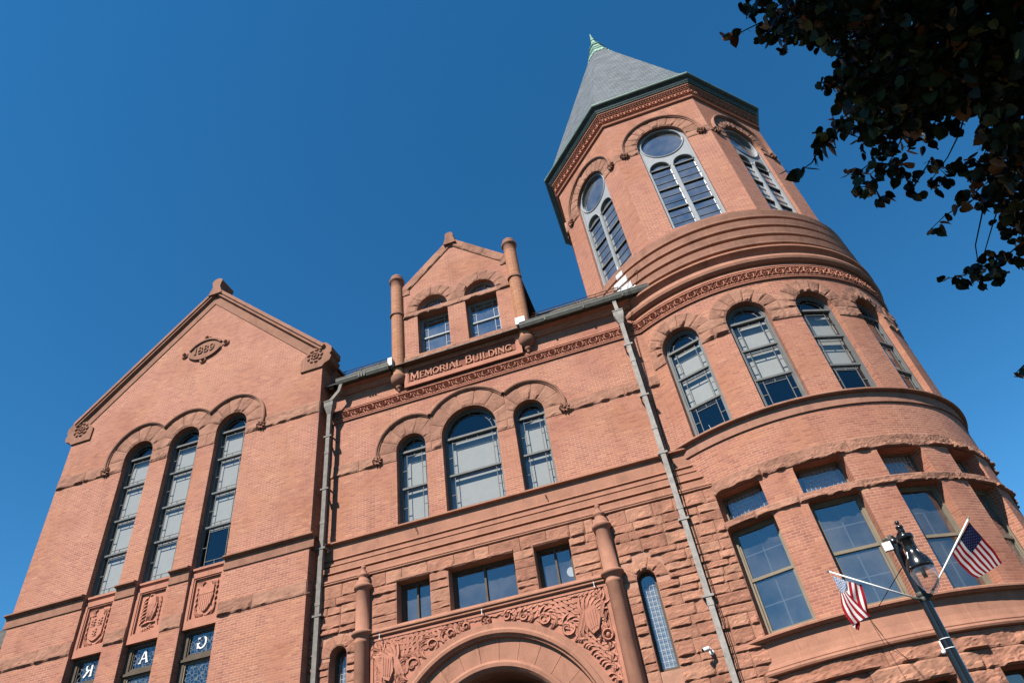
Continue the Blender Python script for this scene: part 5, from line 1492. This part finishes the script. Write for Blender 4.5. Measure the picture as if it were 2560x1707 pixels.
BULK = [(4.27,1.69,5.8,0.54),(3.09,4.1,3.67,0.67),(3.2,1.03,5.58,0.72),(3.18,3.89,3.29,0.76),(4.78,2.28,5.64,0.79),(4.1,2.64,4.84,0.53),(2.36,1.95,5.59,0.59),(4.85,3.12,5.58,0.56),(4.77,3.12,5.51,0.61),(4.13,4.16,4.11,0.67),(3.58,1.03,6.6,0.66),(4.12,2.82,5.6,0.56),(4.83,4.39,5.67,0.62),(2.61,1.28,5.57,0.66),(4.87,5.33,4.59,0.75),(3.55,3.75,3.38,0.64),(2.81,1.6,6.27,0.69),(3.38,3.57,4.91,0.71),(2.71,1.5,6.71,0.7),(2.49,2.27,5.86,0.54),(3.35,1.14,6.96,0.78),(4.25,2.52,7.39,0.8),(2.88,1.98,4.86,0.68),(4.32,2.81,5.45,0.5),(3.01,2.15,5.54,0.7),(2.8,1.87,6.13,0.61),(3.86,4.44,4,0.55),(5.49,2.54,6.65,0.5),(4.37,2.31,5.83,0.7),(4.31,4,4.41,0.7),(4.68,2.39,6.63,0.64),(4.08,2.75,6.26,0.69),(2.6,1.68,5.35,0.76),(3.59,2.37,4.13,0.77),(3.4,1.49,7.35,0.55),(2.98,1.68,4.74,0.74),(3.14,1.64,5.88,0.77),(3.96,1.22,6.86,0.77),(4.27,5.11,5.34,0.56),(4.03,2.27,5.63,0.69),(3.93,4.37,4.52,0.71),(4.76,4.57,5.63,0.56),(2.89,2.91,8.42,0.57),(2.91,1.79,6.83,0.75),(5.11,2.15,6.42,0.74),(4.08,4.19,4.45,0.56)]
TREE = thing("linden_tree", "dark linden branches full of heart-shaped leaves hanging in from the upper right", "tree", loc=(5.2, 2.2, 0))
TB = (5.2, 2.2)
mb = MB()
tube(mb, [(TB[0] + .0, TB[1], -0.05), (TB[0], TB[1], .3), (TB[0] - .03, TB[1] + .03, 1.5), (TB[0] - .1, TB[1] + .08, 2.6), (TB[0] - .3, TB[1] + .15, 4.2), (TB[0] - .6, TB[1] + .2, 6.0), (TB[0] - .8, TB[1] + .3, 8.0)], .24, 12, .05)
mb.build("trunk", "bark", TREE, True)
mb = MB()
rt = random.Random(21)
hubs = [(4.6, 2.6, 4.4), (4.2, 3.2, 5.2), (3.9, 2.4, 6.2), (4.5, 3.6, 4.6), (3.4, 3.0, 5.6), (3.6, 2.2, 7.0)]
base = Vector((TB[0] - .1, TB[1] + .08, 2.7))
for h in hubs:
    m_ = (base + Vector(h)) / 2 + Vector((0, 0, .15)); tube(mb, [base, m_, h], .09, 8, .04)
def wob(a, b, n=5, amp=.06):
    a, b = Vector(a), Vector(b); L = (b - a).length
    return [a + (b - a) * k / n + Vector((rt.uniform(-amp, amp), rt.uniform(-amp, amp), amp * 1.5 * sin(pi * k / n))) * (L * .5 if 0 < k < n else 0) for k in range(n + 1)]
for k, c in enumerate(CROWN + BULK):
    if k % 3: continue
    h = min(hubs, key=lambda q: (Vector(q) - Vector(c[:3])).length)
    tube(mb, wob(h, c[:3], 7, .10), .013, 5, .003)
for s_ in SPRIGS:
    c = min(CROWN, key=lambda q: (Vector(q[:3]) - Vector(s_[0])).length)
    tube(mb, ([c[:3]] if (Vector(c[:3]) - Vector(s_[0])).length < .5 else []) + list(s_), .007, 5, .002)
mb.build("branch", "bark", TREE, True)
mb = MB()
HEART = [(0, 0), (.20, -.09), (.40, .02), (.50, .24), (.47, .50), (.30, .76), (.09, .92), (0, 1.04), (-.09, .92), (-.30, .76), (-.47, .50), (-.50, .24), (-.40, .02), (-.20, -.09)]
def leaf(p, size, down=.75):
    p = Vector(p)
    ax = Vector((rt.gauss(0, .6), rt.gauss(0, .6), -abs(rt.gauss(down, .5)))).normalized()
    nn = Vector((rt.gauss(0, 1), rt.gauss(0, 1), rt.gauss(.3, 1)))
    sx = ax.cross(nn).normalized(); nn = sx.cross(ax)
    fold = rt.uniform(.05, .30); curl_ = rt.uniform(-.25, .30); wv = rt.uniform(.85, 1.1)
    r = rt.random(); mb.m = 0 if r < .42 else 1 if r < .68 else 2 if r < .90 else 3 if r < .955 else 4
    ids = []
    def P(x, y): return p + (sx * x * wv + ax * y + nn * (abs(x) * fold + curl_ * y * y)) * size
    c0 = mb.pt(P(0, .35))
    for x, y in HEART: ids.append(mb.pt(P(x * rt.uniform(.94, 1.06), y)))
    for i in range(len(ids)): mb.face((c0, ids[i], ids[(i + 1) % len(ids)]))
    if rt.random() < .10:      # papery bract with its little fruits
        mb.m = 3 if rt.random() < .5 else 4
        a = p + ax * .02; q = [mb.pt(a + sx * (size * .09 * e) + ax * size * y + nn * size * .15 * y * y) for y in (0, .45, .9) for e in (-1, 1)]
        mb.face((q[0], q[1], q[3], q[2])); mb.face((q[2], q[3], q[5], q[4]))
def ball(c, r, n, sz):
    for _ in range(n):
        while True:
            d = Vector((rt.uniform(-1, 1), rt.uniform(-1, 1), rt.uniform(-1, 1)))
            if d.length < 1: break
        leaf(Vector(c) + d * r, rt.uniform(*sz))
for x, y, z, r in CROWN:
    ball((x, y, z), r, max(4, int(r * r * 1700)) if r > .1 else max(5, int(r * 150)), (.050, .085))
for s_ in SPRIGS:
    for a, b in zip(s_[:-1], s_[1:]):
        n = max(2, int((Vector(b) - Vector(a)).length / .038))
        for k in range(n):
            p = Vector(a) + (Vector(b) - Vector(a)) * (k + rt.random()) / n
            leaf(p + Vector((rt.gauss(0, .012), rt.gauss(0, .012), -.012)), rt.uniform(.05, .085))
    leaf(s_[-1], .06)
def seen(p):
    d = Vector(p) - Vector((0, 0, 1.6)); f = d.dot(Vector(F_))
    if f < .1: return False
    x, y = 1280 + 1664.6 * d.dot(Vector(R_)) / f, 853.5 - 1664.6 * d.dot(U_) / f
    return -300 < x < 2800 and -300 < y < 1800
for x, y, z, r in CROWN:        # unseen leaf clumps added towards the sun to shade the hanging branches
    for q in (1.2, 1.9, 2.7):
        p = Vector((x, y, z)) + SUN * q
        if not seen(p): ball(p, .32, 26, (.10, .15))
for x, y, z, r in BULK: ball((x, y, z), r, 240, (.10, .15))
mb.m = 0
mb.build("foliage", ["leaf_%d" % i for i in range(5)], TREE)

# ------------------------------------------------------------------ street lamp
LAMP = thing("street_lamp", "black street lamp with a fluted post and a hanging clear teardrop globe", "street lamp", loc=(2.985, 10.69, 0))
PX_, PY_ = 2.985, 10.69
LXX, LYY = 3.055, 10.36
mb = MB()
rows = []
for z, r in ((0, .20), (.06, .20), (.10, .17), (.5, .15), (.58, .11), (.8, .10), (.9, .078), (4.05, .062), (4.95, .056)):
    rows.append([((PX_ + r * (1 + .06 * (k % 2)) * cos(2 * pi * k / 24), PY_ + r * (1 + .06 * (k % 2)) * sin(2 * pi * k / 24), z), (k / 24, z)) for k in range(25)])
mb.grid(rows)
lathe(mb, PX_, PY_, [(.06, 4.93), (.075, 4.95), (.075, 4.99), (.05, 5.02), (.03, 5.06), (0, 5.07)], 16)
mb.build("post", "black_paint", LAMP, True)
mb = MB()
for dx in (-.022, .022):
    tube(mb, [(PX_ + dx, PY_ - .03, 4.55), (PX_ + dx, PY_ - .10, 4.80), ((PX_ + LXX) / 2 + dx, (PY_ + LYY) / 2, 4.96), (LXX + dx, LYY + .05, 5.0)], .016, 6)
tube(mb, [(PX_, PY_, 4.88), (LXX, LYY, 4.88)], .024, 8)
mb.build("bracket_arm", "black_paint", LAMP, True)
mb = MB()
lathe(mb, LXX, LYY, [(0, 5.145), (.022, 5.14), (.034, 5.115), (.022, 5.09), (.016, 5.08), (.020, 5.07), (.05, 5.06), (.052, 5.03), (.04, 5.02), (.045, 5.0), (.045, 4.965), (.035, 4.955), (.05, 4.945), (.075, 4.93), (.105, 4.92), (.112, 4.90), (.112, 4.865), (.10, 4.85), (.088, 4.845), (.085, 4.70), (.09, 4.67), (.115, 4.62), (.15, 4.56), (.168, 4.50), (.172, 4.47), (.172, 4.445), (.160, 4.44), (.155, 4.452), (.0, 4.47)], 32)
mb.build("lamp_housing", "black_paint", LAMP, True)
mb = MB()
for k in range(4):
    a = k * pi / 2 + .5; tube(mb, [(LXX + .09 * cos(a), LYY + .09 * sin(a), 4.84), (LXX + .093 * cos(a), LYY + .093 * sin(a), 4.68), (LXX + .16 * cos(a), LYY + .16 * sin(a), 4.53)], .006, 5)
    lump(mb, lambda u, v, d=0.0, a=a: (LXX + (.172 + d) * cos(a) - u * sin(a), LYY + (.172 + d) * sin(a) + u * cos(a), v), 0, 4.46, .03, .02, .02)
mb.build("housing_clip", "black_paint", LAMP)
mb = MB()
lathe(mb, LXX, LYY, [(.157, 4.45), (.163, 4.40), (.158, 4.34), (.140, 4.26), (.11, 4.19), (.07, 4.14), (.045, 4.125), (.04, 4.105), (0, 4.10)], 32)
mb.build("globe", "frosted_acrylic", LAMP, True)
mb = MB(); lathe(mb, LXX, LYY, [(0, 4.42), (.10, 4.43), (.118, 4.45), (.118, 4.46)], 24); tube(mb, [(LXX, LYY, 4.43), (LXX, LYY, 4.32)], .03, 10)
mb.build("lamp_socket", "black_paint", LAMP, True)
# things strapped to the post
mb = MB(); S = plane(PX_ - .085, PY_ - .02, -12)
box(mb, S, -.085, .03, 4.86, 4.98, -.04, .04); box(mb, S, -.06, -.035, 4.868, 4.972, .0, .0415)
tag(mb.build("control_box", "white_metal"), "small white control box strapped near the top of the street lamp", "control box")
mb = MB(); tube(mb, [(PX_ - .05, PY_ - .02, 5.0), (PX_ - .10, PY_ - .03, 5.03), (PX_ - .14, PY_ - .03, 5.01)], .022, 8); lathe(mb, PX_ - .03, PY_ - .03, [(0, 5.075), (.022, 5.07), (.028, 5.03), (.028, 4.98)], 12)
tag(mb.build("light_sensor", "gutter_metal"), "small grey light sensor on top of the lamp post", "sensor")
mb = MB(); S = plane(PX_ - .065, PY_ - .045, -18)
box(mb, S, -.035, -.015, 3.45, 3.59, -.012, .012); lump(mb, S, -.035, 3.46, .03, .03, .03)
lathe(mb, PX_, PY_, [(.070, 3.605), (.072, 3.607), (.072, 3.613), (.070, 3.615)], 20); lathe(mb, PX_, PY_, [(.071, 3.485), (.073, 3.487), (.073, 3.493), (.071, 3.495)], 20)
tag(mb.build("post_clamp", "white_metal"), "white clamp banded low on the lamp post below the flags", "clamp")

# ------------------------------------------------------------------ flags
def star(mb, Fm, u, v, r, d):
    ids = []
    for k in range(10):
        a = pi / 2 + k * pi / 5; q = r if k % 2 == 0 else r * .42
        ids.append(mb.pt(Fm(u + q * cos(a) * .68, v + q * sin(a), d)))
    mb.face(ids)
def flagpole(a, b, nm, label, clamp):
    A, B = Vector(a), Vector(b); t = thing("flag_pole", label, "flag pole", loc=tuple(A), group="flag poles on the street lamp")
    mb = MB(); tube(mb, [A, A + (B - A) * .97], .0125, 10, .011); mb.build("pole", "pole_white", t, True)
    mb = MB(); tube(mb, [A + (B - A) * .97, A + (B - A) * .985, B], .016, 10, .008); mb.build("pole_finial", "zinc", t, True)
    mb = MB(); tube(mb, [A - (B - A) * .03, A + (B - A) * .07], .020, 10); tube(mb, [clamp, A], .018, 8)
    lathe(mb, PX_, PY_, [(.066, clamp[2] - .03), (.072, clamp[2] - .028), (.072, clamp[2] + .028), (.066, clamp[2] + .03)], 20) 
    mb.build("pole_bracket", "gutter_metal", t, True)
flagpole((2.90, 10.62, 4.14), (1.90, 10.50, 4.74), "a", "white flag pole reaching up to the left from the street lamp", (2.955, 10.66, 4.13))
flagpole((3.08, 10.64, 4.16), (4.02, 10.50, 5.01), "b", "white flag pole reaching up to the right from the street lamp", (3.02, 10.66, 4.20))
# flag flying to the right
def bil(c, s, t): 
    a, b, c_, d_ = [Vector(q) for q in c]
    return (a * (1 - s) + b * s) * (1 - t) + (d_ * (1 - s) + c_ * s) * t
C2 = [(3.985, 10.51, 4.945), (3.585, 10.58, 4.60), (4.00, 11.38, 4.42), (4.43, 11.40, 4.56)]
def F2(t, s, d=0.0):           # t along the fly, s down the hoist
    p = bil(C2, s, t)
    sag = .035 * sin(pi * t) * (s - .1)
    wv = .020 * sin(t * 7.5 + s * 1.5) * (.2 + t) + .006 * sin(t * 15 - s * 4)
    return (p.x - sag * 1.2, p.y + wv - d, p.z - sag)
def F2s(u, v, d=0.0): return F2(u, v, d)
mb = MB(); NS, NTt = 13, 30
for i in range(NTt):
    for j in range(NS * 2):
        s0, s1 = j / (NS * 2), (j + 1) / (NS * 2); t0, t1 = i / NTt, (i + 1) / NTt
        mb.m = 2 if (t1 <= .4001 and s1 <= 7 / 13 + .001) else (0 if (j // 2) % 2 == 0 else 1)
        mb.quad([F2(t0, s0), F2(t1, s0), F2(t1, s1), F2(t0, s1)], [(0, 0)] * 4)
mb.m = 1
for r in range(9):
    for c in range(6 if r % 2 == 0 else 5):
        u = (c * 2 + (1 if r % 2 == 0 else 2)) / 12 * .4; v = (r + 1) / 10 * 7 / 13
        for d in (.0025, -.0025): star(mb, F2, u, v, .020, d)
tag(mb.build("flag", ["flag_red", "flag_white", "flag_blue"], None, True), "stars and stripes flag in shade flying to the right of the lamp", "flag", "flags on the street lamp")
# flag hanging folded on the left pole
mb = MB()
Yf = 10.53
def V3(p, y=0.0): return (p[0], Yf + y, p[1])
def strips(L, Rr, n, cols, y0, y1, amp=.02):
    """stripes running from edge curve L to edge curve Rr (lists of (x,z)); n stripes across"""
    def at(c, t):
        k = min(int(t * (len(c) - 1)), len(c) - 2); f = t * (len(c) - 1) - k
        return (c[k][0] * (1 - f) + c[k + 1][0] * f, c[k][1] * (1 - f) + c[k + 1][1] * f)
    K = 10
    for j in range(n):
        for h in range(2):
            s0, s1 = (j + h / 2) / n, (j + h / 2 + .5) / n
            for k in range(K):
                t0, t1 = k / K, (k + 1) / K; q = []
                for s, t in ((s0, t0), (s1, t0), (s1, t1), (s0, t1)):
                    a, b = at(L, t), at(Rr, t)
                    q.append(V3((a[0] + (b[0] - a[0]) * s, a[1] + (b[1] - a[1]) * s), y0 + (y1 - y0) * s + amp * sin(s * 9 + t * 5) * (.3 + t)))
                mb.m = cols[j % len(cols)]
                mb.quad(q, [(0, 0)] * 4)
hoist = [(1.955, 4.665), (2.11, 4.575), (2.29, 4.47)]
# canton
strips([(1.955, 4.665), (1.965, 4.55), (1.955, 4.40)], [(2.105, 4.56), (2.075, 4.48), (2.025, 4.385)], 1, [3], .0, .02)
mb.m = 1
for r in range(6):
    for c in range(5):
        u = .12 + .17 * c; v = .1 + .15 * r + (.07 if c % 2 else 0)
        a = (1.958 - .0 * v, 4.665 - .26 * v); b = (2.105 - .08 * v, 4.56 - .17 * v)
        x, z = a[0] + (b[0] - a[0]) * u, a[1] + (b[1] - a[1]) * u
        star(mb, lambda p, q, d: (p, Yf - .028 - d, q), x, z, .013, 0)
# stripes hanging from the pole
strips([(2.105, 4.56), (2.06, 4.44), (2.03, 4.34), (2.08, 4.10)], [(2.29, 4.47), (2.27, 4.35), (2.24, 4.2), (2.20, 4.05)], 6, [1, 0, 1, 0, 1, 0], .02, .06)
# stripes folding forward across the bottom
strips([(1.955, 4.40), (1.90, 4.24), (1.895, 4.10), (1.925, 3.975)], [(2.03, 4.40), (2.09, 4.25), (2.15, 4.12), (2.20, 4.03)], 7, [0, 1, 0, 1, 0, 1, 0], -.02, -.06)
strips([(1.925, 3.985), (1.93, 3.95), (1.945, 3.92)], [(2.05, 4.01), (2.03, 3.96), (1.99, 3.90)], 3, [1, 0, 0], -.03, .03)
tag(mb.build("flag", ["flag_red", "flag_white", "flag_blue", "flag_pale_blue"], None, False), "sunlit stars and stripes flag hanging folded left of the lamp", "flag", "flags on the street lamp")

# ------------------------------------------------------------------ small things on the walls
CAMT = thing("security_camera", "white bullet security camera on the rough stone beside the downspout", "security camera", loc=(-.06, 16.70, 5.5))
mb = MB()
tube(mb, [(-.165, 16.47, 5.475), (-.05, 16.52, 5.50), (-.02, 16.53, 5.505)], .042, 14); mb.build("camera_body", "white_metal", CAMT, True)
mb = MB(); tube(mb, [(-.178, 16.464, 5.472), (-.163, 16.471, 5.476)], .040, 14); mb.build("lens", "lens_glass", CAMT)
mb = MB(); tube(mb, [(-.03, 16.52, 5.50), (.0, 16.56, 5.47), (.005, 16.68, 5.44)], .026, 10); tube(mb, [(.005, 16.66, 5.44), (.005, 16.72, 5.44)], .055, 14); mb.build("wall_bracket", "white_metal", CAMT, True)
def onT(deg, z, d): p = ST(ut(deg), z, d); return p
mb = MB()
tube(mb, [(2.94, 10.72, 4.62), (2.75, 12.2, 4.55), (2.9, 14.2, 4.85), onT(-94.6, 5.50, .24), onT(-94.3, 5.45, .215), onT(-93.8, 5.2, .11), onT(-93.1, 4.93, .13), onT(-92.9, 4.78, .19), onT(-92, 4.65, .14), onT(-90.5, 4.39, .15), onT(-89.0, 4.0, .14)], .0055, 6)
tag(mb.build("cable", "cable_rubber"), "black cable running from the lamp post to the turret and down its stones", "cable")
mb = MB()
tube(mb, [(1.35, 16.55, 17.3), (1.0, 16.55, 17.0), (.85, 16.42, 16.55), (.80, 16.42, 16.2), (.74, 16.72, 15.9), (.62, 16.93, 15.4), (.58, 16.94, 14.5), (.50, 16.95, 12.0), (.46, 16.85, 10.6), (.46, 16.68, 9.5), (.45, 16.62, 6.0), (.42, 16.62, 3.0)], .010, 6)
tag(mb.build("cable", "cable_rubber"), "thin lightning cable beside the right downspout from gutter to ground", "cable")
GL = thing("pendant_lamp", "white globe lamp seen through the right square window above the entrance", "lamp", loc=(-3.12, 18.6, 8.7))
mb = MB(); lathe(mb, -3.12, 18.6, [(0, 8.58)] + [(.13 * sin(radians(a)), 8.71 - .13 * cos(radians(a))) for a in range(15, 180, 15)] + [(0, 8.84)], 20); mb.build("lamp_globe", "lit_globe", GL, True)
mb = MB(); tube(mb, [(-3.12, 18.6, 8.83), (-3.12, 18.6, 9.55)], .012, 6); mb.build("lamp_rod", "white_metal", GL)
DF = thing("desk_flag", "tiny pale flag on a stick standing inside the first turret window", "flag", loc=(1.80, 16.98, 10.78))
mb = MB(); tube(mb, [(1.80, 16.98, 10.78), (1.76, 16.98, 11.18)], .006, 6); mb.build("stick", "white_metal", DF)
mb = MB()
for k in range(6): mb.quad([(1.765 + .016 * k, 16.98 + .01 * (k % 2), 11.15 - .05 * k), (1.781 + .016 * k, 16.98 + .01 * ((k + 1) % 2), 11.10 - .05 * k), (1.80 + .016 * k, 16.98 + .01 * ((k + 1) % 2), 10.86 - .01 * k), (1.785 + .016 * k, 16.98 + .01 * (k % 2), 10.86 - .01 * k)], [(0, 0)] * 4)
mb.build("cloth", "flag_white", DF)
